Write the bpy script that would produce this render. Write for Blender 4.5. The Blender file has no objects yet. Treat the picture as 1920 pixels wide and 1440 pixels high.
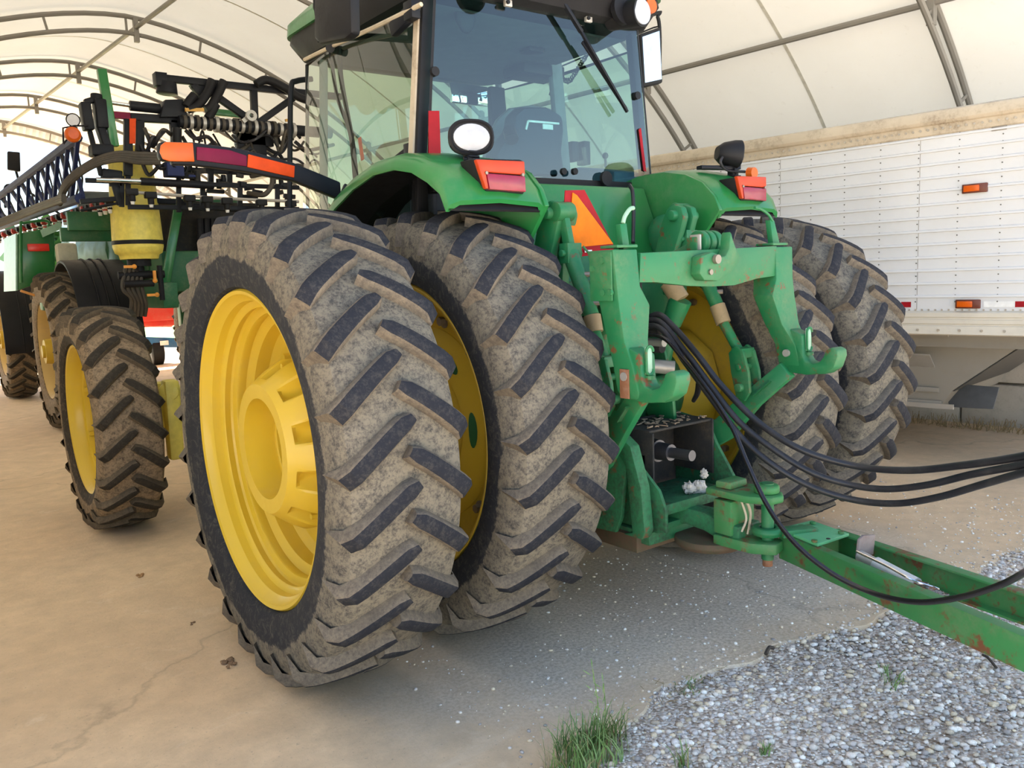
import bpy, bmesh, math, random
import numpy as np
from mathutils import Vector, Matrix
sc = bpy.context.scene
C = sc.collection
rnd = random.Random(7)
pi = math.pi

# ------------------------------------------------------------------ camera
CAM = Vector((-2.9789, -3.393, 1.6815)); YAW, PIT, ROL, FPX = 0.6455, 0.1291, -0.0398, 1555.1
_f = Vector((math.sin(YAW)*math.cos(PIT), math.cos(YAW)*math.cos(PIT), -math.sin(PIT)))
_r = Vector((math.cos(YAW), -math.sin(YAW), 0)); _u = _r.cross(_f)
RR = _r*math.cos(ROL)+_u*math.sin(ROL); UU = -_r*math.sin(ROL)+_u*math.cos(ROL)
cd = bpy.data.cameras.new('camera'); cd.sensor_width = 36; cd.lens = FPX*36/1920
cd.clip_start = .05; cd.clip_end = 500
co = bpy.data.objects.new('camera', cd); C.objects.link(co)
M = Matrix((RR, UU, -_f)).transposed().to_4x4(); M.translation = CAM
co.matrix_world = M; sc.camera = co

# ------------------------------------------------------------------ light and world
sc.view_settings.view_transform = 'Standard'; sc.view_settings.look = 'None'
sc.view_settings.gamma = 1; sc.view_settings.use_curve_mapping = False
sc.view_settings.exposure = 0.98
SUN_EL, SUN_AZ = math.radians(62), math.radians(-48)      # azimuth from +Y, negative = towards -X
w = bpy.data.worlds.new('world'); sc.world = w; w.use_nodes = True
nt = w.node_tree; nt.nodes.clear()
sky = nt.nodes.new('ShaderNodeTexSky'); sky.sky_type = 'NISHITA'; sky.sun_disc = False
sky.sun_elevation = SUN_EL; sky.sun_rotation = SUN_AZ; sky.air_density = 1.0; sky.dust_density = .05; sky.ozone_density = 1.4; sky.altitude = 2200
bg = nt.nodes.new('ShaderNodeBackground'); bg.inputs[1].default_value = 0.36
ow = nt.nodes.new('ShaderNodeOutputWorld')
tint = nt.nodes.new('ShaderNodeMix'); tint.data_type = 'RGBA'; tint.blend_type = 'MULTIPLY'; tint.inputs[0].default_value = 1; tint.inputs[7].default_value = (1.0, .88, .74, 1)
nt.links.new(sky.outputs[0], tint.inputs[6]); nt.links.new(tint.outputs[2], bg.inputs[0]); nt.links.new(bg.outputs[0], ow.inputs[0])
sl = bpy.data.lights.new('sun', 'SUN'); sl.energy = 17.0; sl.angle = math.radians(.6); sl.color = (1, .96, .89)
so = bpy.data.objects.new('sun', sl); C.objects.link(so)
sd = Vector((math.sin(SUN_AZ)*math.cos(SUN_EL), math.cos(SUN_AZ)*math.cos(SUN_EL), math.sin(SUN_EL)))
so.rotation_euler = sd.to_track_quat('Z', 'Y').to_euler(); so.location = (0, 0, 30)

# ------------------------------------------------------------------ measuring helper: a photo point on a known real plane
def P(x, y, X=None, Y=None, Z=None):
    d = _f + RR*((x-960)/FPX) + UU*((720-y)/FPX)
    if X is not None: t = (X-CAM.x)/d.x
    elif Y is not None: t = (Y-CAM.y)/d.y
    else: t = (Z-CAM.z)/d.z
    return CAM + d*t

# ------------------------------------------------------------------ mesh builder
class MB:
    def __init__(s): s.v = []; s.f = []; s.m = []; s.cur = 0; s.T = None
    def add(s, vs, fs):
        o = len(s.v)
        if s.T is not None: vs = [s.T @ Vector(v) for v in vs]
        s.v.extend([tuple(v) for v in vs])
        for f in fs: s.f.append(tuple(i+o for i in f)); s.m.append(s.cur)
        return s
    def box(s, c, d, R=None):
        x, y, z = d[0]/2, d[1]/2, d[2]/2
        vs = [Vector((a*x, b*y, e*z)) for a in (-1, 1) for b in (-1, 1) for e in (-1, 1)]
        if R is not None: vs = [R @ v for v in vs]
        c = Vector(c); vs = [v+c for v in vs]
        return s.add(vs, [(0, 1, 3, 2), (4, 6, 7, 5), (0, 4, 5, 1), (2, 3, 7, 6), (0, 2, 6, 4), (1, 5, 7, 3)])
    def bar(s, a, b, w, h, up=(0, 0, 1), ext=0):
        a = Vector(a); b = Vector(b); d = (b-a); L = d.length; d.normalize()
        up = Vector(up); sd_ = d.cross(up)
        if sd_.length < 1e-4: sd_ = d.cross(Vector((0, 1, 0)))
        sd_.normalize(); u = sd_.cross(d)
        R = Matrix((d, sd_, u)).transposed()
        return s.box((a+b)/2, (L+2*ext, w, h), R)
    def cyl(s, a, b, r0, r1=None, n=16, cap=True):
        if r1 is None: r1 = r0
        a = Vector(a); b = Vector(b); d = (b-a).normalized()
        t = Vector((1, 0, 0)) if abs(d.x) < .9 else Vector((0, 1, 0))
        e1 = d.cross(t).normalized(); e2 = d.cross(e1)
        vs = []
        for c, r in ((a, r0), (b, r1)):
            for k in range(n): q = 2*pi*k/n; vs.append(c+(e1*math.cos(q)+e2*math.sin(q))*r)
        fs = [(k, n+k, n+(k+1) % n, (k+1) % n) for k in range(n)]
        if cap: fs += [tuple(range(n)), tuple(range(2*n-1, n-1, -1))]
        return s.add(vs, fs)
    def tube(s, pts, r, n=8, sub=6, smooth=True):
        pts = [Vector(p) for p in pts]
        if smooth and len(pts) > 2 and sub > 1:
            q = [pts[0]*2-pts[1]]+pts+[pts[-1]*2-pts[-2]]; o = []
            for i in range(1, len(q)-2):
                for k in range(sub):
                    t = k/sub; a, b, c, d = q[i-1], q[i], q[i+1], q[i+2]
                    o.append(.5*((2*b)+(c-a)*t+(2*a-5*b+4*c-d)*t*t+(-a+3*b-3*c+d)*t**3))
            o.append(pts[-1]); pts = o
        vs = []; e1 = None; N = len(pts)
        for i, p in enumerate(pts):
            d = (pts[min(i+1, N-1)]-pts[max(i-1, 0)]).normalized()
            if e1 is None:
                t = Vector((0, 0, 1)) if abs(d.z) < .9 else Vector((1, 0, 0)); e1 = d.cross(t).normalized()
            else:
                e1 = (e1-d*e1.dot(d)).normalized()
            e2 = d.cross(e1)
            rr = r if not callable(r) else r(i/(N-1))
            for k in range(n): q_ = 2*pi*k/n; vs.append(p+(e1*math.cos(q_)+e2*math.sin(q_))*rr)
        fs = [(i*n+k, (i+1)*n+k, (i+1)*n+(k+1) % n, i*n+(k+1) % n) for i in range(N-1) for k in range(n)]
        fs += [tuple(range(n)), tuple(range(N*n-1, (N-1)*n-1, -1))]
        return s.add(vs, fs)
    def lathe(s, prof, axis='x', c=(0, 0, 0), n=48, closed=False, slots=None, n2=None):
        # prof: (a, r) along the axis
        c = Vector(c); vs = []; m = len(prof)
        for k in range(n):
            q = 2*pi*k/n; cs, sn = math.cos(q), math.sin(q)
            for a, r in prof:
                if axis == 'x': v = Vector((a, r*cs, r*sn))
                elif axis == 'z': v = Vector((r*cs, r*sn, a))
                else: v = Vector((r*sn, a, r*cs))
                vs.append(c+v)
        fs = []; sl_ = []
        mm = m if closed else m-1
        for k in range(n):
            k2 = (k+1) % n
            for j in range(mm):
                fs.append((k*m+j, k2*m+j, k2*m+(j+1) % m, k*m+(j+1) % m)); sl_.append(slots[j] if slots else s.cur)
        s.add(vs, fs)
        if slots: s.m[-len(sl_):] = sl_
        return s
    def prism(s, poly, ax, d0, d1):
        # poly in the plane orthogonal to ax: x->(y,z), y->(x,z), z->(x,y)
        n = len(poly)
        def mk(p, d):
            return {'x': (d, p[0], p[1]), 'y': (p[0], d, p[1]), 'z': (p[0], p[1], d)}[ax]
        vs = [mk(p, d0) for p in poly]+[mk(p, d1) for p in poly]
        fs = [tuple(range(n)), tuple(range(2*n-1, n-1, -1))]+[(k, (k+1) % n, n+(k+1) % n, n+k) for k in range(n)]
        return s.add(vs, fs)
    def loft(s, secs, closed=True, caps=True):
        n = len(secs[0]); vs = [p for q in secs for p in q]; fs = []
        for i in range(len(secs)-1):
            for k in range(n if closed else n-1):
                k2 = (k+1) % n; fs.append((i*n+k, i*n+k2, (i+1)*n+k2, (i+1)*n+k))
        if caps and closed: fs += [tuple(range(n-1, -1, -1)), tuple(range((len(secs)-1)*n, len(secs)*n))]
        return s.add(vs, fs)
    def sphere(s, c, r, n=12, sc_=(1, 1, 1)):
        c = Vector(c); vs = []; fs = []; m = n//2
        for i in range(m+1):
            t = pi*i/m
            for k in range(n):
                q = 2*pi*k/n; vs.append(c+Vector((r*sc_[0]*math.sin(t)*math.cos(q), r*sc_[1]*math.sin(t)*math.sin(q), r*sc_[2]*math.cos(t))))
        for i in range(m):
            for k in range(n): fs.append((i*n+k, i*n+(k+1) % n, (i+1)*n+(k+1) % n, (i+1)*n+k))
        return s.add(vs, fs)
    def build(s, name, mat, parent=None, origin=None, bevel=0, angle=38, seg=2, weld=True):
        O = Vector(origin) if origin is not None else (world_origin(parent) if parent else Vector((0, 0, 0)))
        me = bpy.data.meshes.new(name)
        bm = bmesh.new(); vv = [bm.verts.new(Vector(v)-O) for v in s.v]
        for f, mi in zip(s.f, s.m):
            try:
                ff = bm.faces.new([vv[i] for i in f]); ff.material_index = mi; ff.smooth = True
            except ValueError: pass
        if weld: bmesh.ops.remove_doubles(bm, verts=bm.verts, dist=1e-5)
        bmesh.ops.recalc_face_normals(bm, faces=bm.faces)
        if bevel:
            es = [e for e in bm.edges if len(e.link_faces) == 2 and e.calc_face_angle(0) > math.radians(32)]
            try: bmesh.ops.bevel(bm, geom=es, offset=bevel, segments=seg, profile=.5, affect='EDGES', clamp_overlap=True)
            except Exception: pass
            for f in bm.faces: f.smooth = True
        bm.to_mesh(me); bm.free()
        me.set_sharp_from_angle(angle=math.radians(angle))
        for m_ in (mat if isinstance(mat, (list, tuple)) else [mat]): me.materials.append(m_)
        o = bpy.data.objects.new(name, me); C.objects.link(o)
        o.location = O-(world_origin(parent) if parent else Vector((0, 0, 0)))
        if parent: o.parent = parent
        return o
def world_origin(o):
    l = Vector((0, 0, 0))
    while o is not None: l = l+o.location; o = o.parent
    return l
def tag(o, label=None, cat=None, group=None, kind=None):
    if label: o['label'] = label
    if cat: o['category'] = cat
    if group: o['group'] = group
    if kind: o['kind'] = kind
    return o
def empty(name, loc, label=None, cat=None, group=None):
    o = bpy.data.objects.new(name, None); o.empty_display_size = .2; C.objects.link(o); o.location = loc
    return tag(o, label, cat, group)
def copy_tree(o, parent=None):
    c = o.copy(); C.objects.link(c)
    if parent is not None: c.parent = parent
    for ch in list(o.children): copy_tree(ch, c)
    return c

# ------------------------------------------------------------------ materials
def newmat(name):
    m = bpy.data.materials.new(name); m.use_nodes = True; n = m.node_tree; n.nodes.clear()
    return m, n
def nd(n, t, **k):
    x = n.nodes.new(t)
    for a, b in k.items(): setattr(x, a, b)
    return x
def noise(n, co, scale, detail=5, rough=.6, dist=0):
    x = nd(n, 'ShaderNodeTexNoise'); x.inputs['Scale'].default_value = scale; x.inputs['Detail'].default_value = detail
    x.inputs['Roughness'].default_value = rough; x.inputs['Distortion'].default_value = dist
    n.links.new(co, x.inputs['Vector']); return x.outputs['Fac']
def ramp(n, fac, stops):
    x = nd(n, 'ShaderNodeValToRGB'); e = x.color_ramp.elements
    while len(e) < len(stops): e.new(.5)
    for i, (p, c) in enumerate(stops): e[i].position = p; e[i].color = (*c, 1) if len(c) == 3 else c
    n.links.new(fac, x.inputs[0]); return x.outputs[0]
def mixc(n, fac, a, b):
    x = nd(n, 'ShaderNodeMix', data_type='RGBA')
    if isinstance(fac, (int, float)): x.inputs[0].default_value = fac
    else: n.links.new(fac, x.inputs[0])
    for i, q in ((6, a), (7, b)):
        if isinstance(q, tuple): x.inputs[i].default_value = (*q, 1)
        else: n.links.new(q, x.inputs[i])
    return x.outputs[2]
def math_(n, op, a, b=None, clamp=False):
    x = nd(n, 'ShaderNodeMath', operation=op); x.use_clamp = clamp
    for i, q in ((0, a), (1, b)):
        if q is None: continue
        if isinstance(q, (int, float)): x.inputs[i].default_value = q
        else: n.links.new(q, x.inputs[i])
    return x.outputs[0]
def finish(m, n, col, rough=.5, metal=0, bump=None, bstr=.2, bdist=.01, spec=.5, coat=0):
    b = nd(n, 'ShaderNodeBsdfPrincipled'); o = nd(n, 'ShaderNodeOutputMaterial')
    for key, q in (('Base Color', col), ('Roughness', rough), ('Metallic', metal)):
        if isinstance(q, tuple): b.inputs[key].default_value = (*q, 1)
        elif isinstance(q, (int, float)): b.inputs[key].default_value = q
        else: n.links.new(q, b.inputs[key])
    b.inputs['Specular IOR Level'].default_value = spec
    b.inputs['Coat Weight'].default_value = coat; b.inputs['Coat Roughness'].default_value = .12
    if bump is not None:
        k = nd(n, 'ShaderNodeBump'); k.inputs['Strength'].default_value = bstr; k.inputs['Distance'].default_value = bdist
        n.links.new(bump, k.inputs['Height']); n.links.new(k.outputs[0], b.inputs['Normal'])
    n.links.new(b.outputs[0], o.inputs[0]); return m
def paint(name, col, dirt=(.35, .29, .2), amt=.35, rough=.4, scale=3, metal=0, coat=0, rust=0, bstr=.15, lo=.45, spec=.4):
    m, n = newmat(name); tc = nd(n, 'ShaderNodeTexCoord').outputs['Object']
    n1 = noise(n, tc, scale, 6, .65); n2 = noise(n, tc, scale*9, 5, .7)
    f = math_(n, 'MULTIPLY', ramp(n, n1, [(lo, (0, 0, 0)), (lo+.27, (1, 1, 1))]), ramp(n, n2, [(.35, (.15,)*3), (.7, (1, 1, 1))]))
    c = mixc(n, math_(n, 'MULTIPLY', f, amt), col, dirt)
    v = noise(n, tc, scale*.7, 3, .5)
    c = mixc(n, ramp(n, v, [(.3, (0, 0, 0)), (.7, (.25,)*3)]), c, tuple(min(1, q*1.5+.02) for q in col))
    if rust:
        n3 = noise(n, tc, 11, 8, .75)
        c = mixc(n, ramp(n, n3, [(.60-.08*rust, (0, 0, 0)), (.66-.05*rust, (1, 1, 1))]), c, (.16, .06, .025))
    r = math_(n, 'ADD', math_(n, 'MULTIPLY', f, .3), rough)
    return finish(m, n, c, r, metal, n2, bstr, .003, coat=coat, spec=spec)
def plain(name, col, rough=.5, metal=0, coat=0, spec=.5):
    m, n = newmat(name); tc = nd(n, 'ShaderNodeTexCoord').outputs['Object']
    v = noise(n, tc, 14, 4, .6)
    c = mixc(n, ramp(n, v, [(.3, (0, 0, 0)), (.7, (1, 1, 1))]), tuple(q*.85 for q in col), tuple(min(1, q*1.1) for q in col))
    return finish(m, n, c, rough, metal, v, .08, .002, coat=coat, spec=spec)
def pane_glass(name, tint, refl=1.5, rough=0.0):
    m, n = newmat(name); t = nd(n, 'ShaderNodeBsdfTransparent'); t.inputs[0].default_value = (*tint, 1)
    g = nd(n, 'ShaderNodeBsdfGlossy'); g.inputs['Roughness'].default_value = rough; g.inputs[0].default_value = (1, 1, 1, 1)
    fr = nd(n, 'ShaderNodeFresnel'); ge = nd(n, 'ShaderNodeNewGeometry')   # same reflectance seen from either side of the pane
    n.links.new(math_(n, 'ADD', refl, math_(n, 'MULTIPLY', ge.outputs['Backfacing'], 1/refl-refl)), fr.inputs[0])
    mx = nd(n, 'ShaderNodeMixShader'); o = nd(n, 'ShaderNodeOutputMaterial')
    n.links.new(fr.outputs[0], mx.inputs[0]); n.links.new(t.outputs[0], mx.inputs[1]); n.links.new(g.outputs[0], mx.inputs[2])
    n.links.new(mx.outputs[0], o.inputs[0]); return m

GREEN = paint('green_paint', (.012, .155, .034), amt=.25, rough=.3, scale=2.5, coat=.25, bstr=.03)
GREENH = paint('faded_green_paint', (.012, .150, .052), dirt=(.26, .24, .14), amt=.45, rough=.45, scale=5, rust=.35)
GREENR = paint('rusting_green_paint', (.035, .19, .055), dirt=(.22, .2, .12), amt=.7, rough=.5, scale=6, rust=.9)
GREEND = paint('dark_green_paint', (.012, .11, .04), amt=.4, rough=.5, scale=4)
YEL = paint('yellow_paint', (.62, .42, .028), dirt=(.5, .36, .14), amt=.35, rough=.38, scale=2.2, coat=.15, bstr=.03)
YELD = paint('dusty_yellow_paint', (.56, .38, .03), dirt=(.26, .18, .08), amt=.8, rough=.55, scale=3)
YELL = plain('yellow_plastic', (.80, .66, .12), .45)
BLK = paint('black_plastic', (.008, .008, .010), dirt=(.07, .06, .045), amt=.2, rough=.5, scale=5, spec=.2)
BLKM = paint('black_metal', (.006, .007, .011), dirt=(.06, .05, .04), amt=.2, rough=.45, scale=5, spec=.2)
BLUEM = paint('dark_blue_metal', (.008, .018, .085), amt=.1, rough=.7, scale=5)
DARK = plain('painted_hole_dark', (.012, .012, .013), .6)  # darkness inside the hub gap and bolt hole, put into the colour
DIRTM = paint('soil_caked_black_metal', (.02, .02, .02), dirt=(.12, .09, .06), amt=.9, rough=.8, scale=10, bstr=.6)
STEEL = paint('galvanised_steel', (.42, .40, .37), dirt=(.3, .27, .22), amt=.3, rough=.42, scale=6, metal=.5)
CHROME = plain('bright_steel', (.75, .75, .76), .18, 1)
BOLT = plain('weathered_bolt_metal', (.28, .24, .2), .5, .7)
RUST = paint('rusty_metal', (.2, .085, .04), dirt=(.35, .25, .18), amt=.8, rough=.7, scale=20)
HOSE = paint('hose_rubber', (.013, .013, .017), dirt=(.1, .09, .08), amt=.35, rough=.35, scale=8)
HOSET = paint('dusty_hose', (.05, .043, .034), dirt=(.2, .15, .1), amt=.5, rough=.6, scale=8)
AMBER = plain('amber_lens', (.62, .10, .005), .3, coat=.1, spec=.3)
REDL = plain('red_lens', (.25, .008, .03), .25, coat=.2)
REDR = plain('red_reflective_sheet', (.33, .010, .016), .5, spec=.15)
ORNG = plain('fluorescent_orange_sheet', (.66, .065, .008), .5, spec=.15)
ORNY = plain('fluorescent_yellow_orange_sheet', (.85, .19, .005), .5, spec=.15)
TAILA = plain('orange_red_lens', (.46, .045, .010), .35, spec=.3)
MAG = plain('magenta_red_sheet', (.17, .010, .04), .5, spec=.15)
REDP = paint('red_paint', (.5, .03, .02), amt=.5, rough=.5)
BLUEP = paint('blue_paint', (.02, .12, .3), amt=.4, rough=.5)
WHT = plain('white_plastic', (.8, .8, .78), .5)
LENS = plain('clear_lamp_lens', (.42, .43, .46), .18, 0, coat=.3)
FABSEAT = plain('dark_seat_fabric', (.02, .028, .045), .85)
GREYP = plain('grey_trim_plastic', (.17, .18, .19), .6)
HEAD = plain('grey_headliner', (.06, .065, .075), .9)
GLASS = pane_glass('tinted_cab_glass', (.52, .82, .80), 1.72)
GLASSS = pane_glass('side_cab_glass', (.66, .80, .68), 1.8)
MIRR = plain('mirror_glass', (.9, .9, .9), .02, 1)
PAPER = paint('crumpled_pale_fluff', (.66, .60, .52), dirt=(.16, .12, .08), amt=.8, rough=.9, scale=30, bstr=.8)
GRIMY = paint('greasy_green_paint', (.018, .16, .06), dirt=(.03, .024, .018), amt=1.0, rough=.5, scale=6, rust=.3, lo=.30)
RODM = paint('tan_greased_rod', (.30, .22, .12), dirt=(.06, .08, .04), amt=.6, rough=.5, scale=15)
TRUSS = paint('dull_galvanised_tube', (.21, .195, .17), amt=.15, rough=.5, scale=4, metal=.2)
BALE = plain('light_green_enamel', (.3, .5, .36), .4)
ALU = paint('white_aluminium_sheet', (.60, .60, .60), dirt=(.55, .5, .43), amt=.35, rough=.45, scale=1.4, bstr=.02)
ALUD = paint('dirty_aluminium_rail', (.50, .42, .31), dirt=(.14, .09, .05), amt=1.0, rough=.6, scale=5)
ALUG = paint('dull_grey_trailer_steel', (.23, .205, .17), dirt=(.2, .16, .12), amt=.5, rough=.6, scale=2)

def rubber(name, dark, dust, mode, ring=.803):
    m, n = newmat(name); tc = nd(n, 'ShaderNodeTexCoord').outputs['Object']
    n1 = noise(n, tc, 3.5, 7, .65); n2 = noise(n, tc, 30, 6, .75); n3 = noise(n, tc, 90, 4, .8)
    sx = nd(n, 'ShaderNodeSeparateXYZ'); n.links.new(tc, sx.inputs[0])
    rad = math_(n, 'SQRT', math_(n, 'ADD', math_(n, 'POWER', sx.outputs[1], 2), math_(n, 'POWER', sx.outputs[2], 2)))
    fine = math_(n, 'ADD', math_(n, 'MULTIPLY', n2, .55), math_(n, 'MULTIPLY', n3, .45))
    if mode == 'carcass':
        # scraped clean ring next to the rim, caked dust from the shoulder outwards
        e = math_(n, 'ADD', rad, math_(n, 'MULTIPLY', math_(n, 'SUBTRACT', n1, .5), .09))
        e = math_(n, 'ADD', e, math_(n, 'MULTIPLY', math_(n, 'SUBTRACT', n2, .5), .05))
        cv = ramp(n, e, [(ring, (.0,)*3), (ring+.009, (1,)*3)])
        spk = ramp(n, fine, [(.40, (.22,)*3), (.55, (1,)*3)])
        blot = ramp(n, n1, [(.32, (.62,)*3), (.6, (1,)*3)])
        scr = ramp(n, noise(n, tc, 22, 8, .8, 1.2), [(.5, (0,)*3), (.72, (.42,)*3)])
        f = math_(n, 'MAXIMUM', math_(n, 'MULTIPLY', cv, math_(n, 'MULTIPLY', spk, blot)), scr)
    elif mode == 'lug':
        f = ramp(n, fine, [(.48, (.03,)*3), (.72, (.42,)*3)])
    else:
        f = math_(n, 'MULTIPLY', ramp(n, fine, [(.36, (.3,)*3), (.6, (1,)*3)]), .8)
    dd = mixc(n, ramp(n, n1, [(.35, (0,)*3), (.65, (1,)*3)]), dust, tuple(q*.72 for q in dust))
    c = mixc(n, f, dark, dd)
    return finish(m, n, c, .82, 0, fine, .5, .006, spec=.15)
RC = rubber('dusty_tyre_rubber', (.028, .030, .036), (.265, .228, .17), 'carcass')
RL = rubber('worn_lug_rubber', (.016, .018, .026), (.17, .155, .13), 'lug')
RF = rubber('dusty_lug_flank', (.035, .035, .04), (.27, .22, .16), 'flank')
RCB = rubber('brown_dusty_tyre_rubber', (.045, .036, .028), (.40, .29, .18), 'carcass', .60)
RLB = rubber('brown_worn_lug_rubber', (.03, .026, .021), (.20, .155, .10), 'lug')
RFB = rubber('brown_dusty_lug_flank', (.035, .03, .026), (.22, .165, .105), 'flank')

def fabric():
    m, n = newmat('translucent_white_fabric'); tc = nd(n, 'ShaderNodeTexCoord').outputs['Object']
    v = noise(n, tc, 1.3, 5, .6); v2 = noise(n, tc, 12, 4, .7)
    c = mixc(n, ramp(n, v, [(.3, (0,)*3), (.7, (1,)*3)]), (.72, .71, .675), (.76, .755, .725))
    c = mixc(n, ramp(n, v2, [(.62, (0,)*3), (.8, (.4,)*3)]), c, (.55, .52, .47))
    d = nd(n, 'ShaderNodeBsdfDiffuse'); t = nd(n, 'ShaderNodeBsdfTranslucent'); mx = nd(n, 'ShaderNodeMixShader'); o = nd(n, 'ShaderNodeOutputMaterial')
    n.links.new(c, d.inputs[0]); n.links.new(mixc(n, .5, c, (.80, .70, .54)), t.inputs[0]); mx.inputs[0].default_value = .066
    n.links.new(d.outputs[0], mx.inputs[1]); n.links.new(t.outputs[0], mx.inputs[2]); n.links.new(mx.outputs[0], o.inputs[0]); return m
FAB = fabric()
def concrete():
    m, n = newmat('dusty_concrete'); tc = nd(n, 'ShaderNodeTexCoord').outputs['Object']
    a = noise(n, tc, .7, 7, .62, .3); b = noise(n, tc, 6, 8, .7); d = noise(n, tc, 60, 5, .7); e = noise(n, tc, 2.2, 8, .75, 1.0)
    c = mixc(n, ramp(n, a, [(.32, (0,)*3), (.68, (1,)*3)]), (.80, .60, .385), (.66, .48, .30))
    c = mixc(n, ramp(n, b, [(.35, (0,)*3), (.75, (.7,)*3)]), c, (.48, .36, .235))
    c = mixc(n, ramp(n, e, [(.58, (0,)*3), (.72, (.55,)*3)]), c, (.82, .68, .50))
    c = mixc(n, ramp(n, d, [(.60, (0,)*3), (.72, (.55,)*3)]), c, (.2, .17, .14))
    sp_ = nd(n, 'ShaderNodeSeparateXYZ'); n.links.new(tc, sp_.inputs[0])
    # grey stone dust tracked in around the drawbar
    dx_ = math_(n, 'POWER', math_(n, 'DIVIDE', math_(n, 'SUBTRACT', sp_.outputs[0], .2), 1.9), 2); dy_ = math_(n, 'POWER', math_(n, 'DIVIDE', math_(n, 'ADD', sp_.outputs[1], .6), .95), 2)
    rd_ = math_(n, 'ADD', math_(n, 'ADD', dx_, dy_), math_(n, 'MULTIPLY', math_(n, 'SUBTRACT', noise(n, tc, 1.8, 6, .7), .5), 1.6))
    c = mixc(n, ramp(n, rd_, [(.2, (.7,)*3), (1.1, (0,)*3)]), c, mixc(n, ramp(n, d, [(.4, (0,)*3), (.6, (1,)*3)]), (.44, .37, .29), (.80, .69, .56)))
    # hairline cracks
    vo = nd(n, 'ShaderNodeTexVoronoi', feature='DISTANCE_TO_EDGE'); vo.inputs['Scale'].default_value = .28
    dz = nd(n, 'ShaderNodeVectorMath', operation='ADD'); nv = nd(n, 'ShaderNodeTexNoise'); nv.inputs['Scale'].default_value = 2.5; nv.inputs['Detail'].default_value = 6
    n.links.new(tc, nv.inputs['Vector']); sc2 = nd(n, 'ShaderNodeVectorMath', operation='SCALE'); sc2.inputs[3].default_value = .5
    n.links.new(nv.outputs['Color'], sc2.inputs[0]); n.links.new(tc, dz.inputs[0]); n.links.new(sc2.outputs[0], dz.inputs[1]); n.links.new(dz.outputs[0], vo.inputs['Vector'])
    ck = ramp(n, vo.outputs['Distance'], [(.0, (1,)*3), (.0045, (0,)*3)])
    c = mixc(n, math_(n, 'MULTIPLY', ck, .28), c, (.12, .095, .07))
    h = math_(n, 'ADD', math_(n, 'MULTIPLY', b, .5), math_(n, 'MULTIPLY', d, .3))
    return finish(m, n, c, .85, 0, h, .5, .012, spec=.25)
CONC = concrete()
def gravelbase():
    m, n = newmat('gravel_bed'); tc = nd(n, 'ShaderNodeTexCoord').outputs['Object']
    vo = nd(n, 'ShaderNodeTexVoronoi'); vo.inputs['Scale'].default_value = 75; n.links.new(tc, vo.inputs['Vector'])
    g = nd(n, 'ShaderNodeSeparateColor'); n.links.new(vo.outputs['Color'], g.inputs[0])
    c = ramp(n, g.outputs[0], [(.0, (.36, .28, .21)), (.4, (.60, .50, .42)), (.75, (.80, .71, .62)), (1, (.95, .88, .79))])
    a = noise(n, tc, 1.6, 6, .65); c = mixc(n, ramp(n, a, [(.48, (0,)*3), (.7, (.6,)*3)]), c, (.30, .225, .15))
    return finish(m, n, c, .9, 0, math_(n, 'SUBTRACT', 1, vo.outputs['Distance']), .9, .015, spec=.2)
GRAV = gravelbase()
def stonemat():
    m, n = newmat('pebble'); at_ = nd(n, 'ShaderNodeAttribute', attribute_name='stone_colour')
    tc = nd(n, 'ShaderNodeTexCoord').outputs['Object']; v = noise(n, tc, 120, 3, .6)
    c = mixc(n, ramp(n, v, [(.35, (0,)*3), (.7, (.35,)*3)]), at_.outputs['Color'], (.2, .17, .14))
    return finish(m, n, c, .8, spec=.3)
STONE = stonemat()
def blockmat():
    m, n = newmat('weathered_concrete_block'); tc = nd(n, 'ShaderNodeTexCoord').outputs['Object']
    a = noise(n, tc, 2, 7, .7); b = noise(n, tc, 14, 6, .7)
    c = mixc(n, ramp(n, a, [(.3, (0,)*3), (.7, (1,)*3)]), (.40, .37, .33), (.55, .50, .44))
    return finish(m, n, mixc(n, ramp(n, b, [(.5, (0,)*3), (.8, (.6,)*3)]), c, (.26, .23, .19)), .9, 0, b, .5, .01)
BLOCK = blockmat()
def grassm(name, a, b):
    m, n = newmat(name); tc = nd(n, 'ShaderNodeTexCoord').outputs['Object']; v = noise(n, tc, 25, 2, .5)
    return finish(m, n, mixc(n, ramp(n, v, [(.35, (0,)*3), (.65, (1,)*3)]), a, b), .6)
GRASS = grassm('grass_blade', (.10, .20, .04), (.24, .34, .12)); STRAW = grassm('dry_stem', (.3, .22, .1), (.2, .14, .07))
FIELD = grassm('sunlit_field', (.16, .26, .05), (.22, .32, .09)); LEAF = grassm('tree_leaf', (.02, .06, .012), (.05, .12, .03))

# ------------------------------------------------------------------ setting: ground
def struct(o): o['kind'] = 'structure'; return o
EDGE = [(-30, -1.40), (-1.36, -1.33), (-1.05, -1.30), (-.89, -1.276), (-.6, -1.22), (-.42, -1.2), (-.15, -1.24), (.13, -1.29), (.32, -1.36), (.98, -1.385), (2.2, -1.46), (30, -2.2)]
def edge_y(x):
    for (a, b), (c, d) in zip(EDGE, EDGE[1:]):
        if x <= c: return b+(d-b)*(x-a)/(c-a)
    return EDGE[-1][1]
def slab():
    mb = MB(); xs = [-30, -12, -6]+[-5+.07*i for i in range(145)]+[6, 12, 30]
    top = []; 
    for x in xs: top.append((x, edge_y(x)+(.035*math.sin(x*7.3)+.02*math.sin(x*19+1) if abs(x) < 6 else 0)))
    vs = []; n = len(xs)
    for x, y in top: vs += [(x, y, 0), (x, 26, 0), (x, y-.03, -.03), (x, y-.03, -.3)]
    fs = []
    for i in range(n-1):
        a, b = i*4, (i+1)*4
        fs += [(a, a+1, b+1, b), (a+2, a, b, b+2), (a+3, a+2, b+2, b+3)]
    mb.add(vs, fs); return mb
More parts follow.
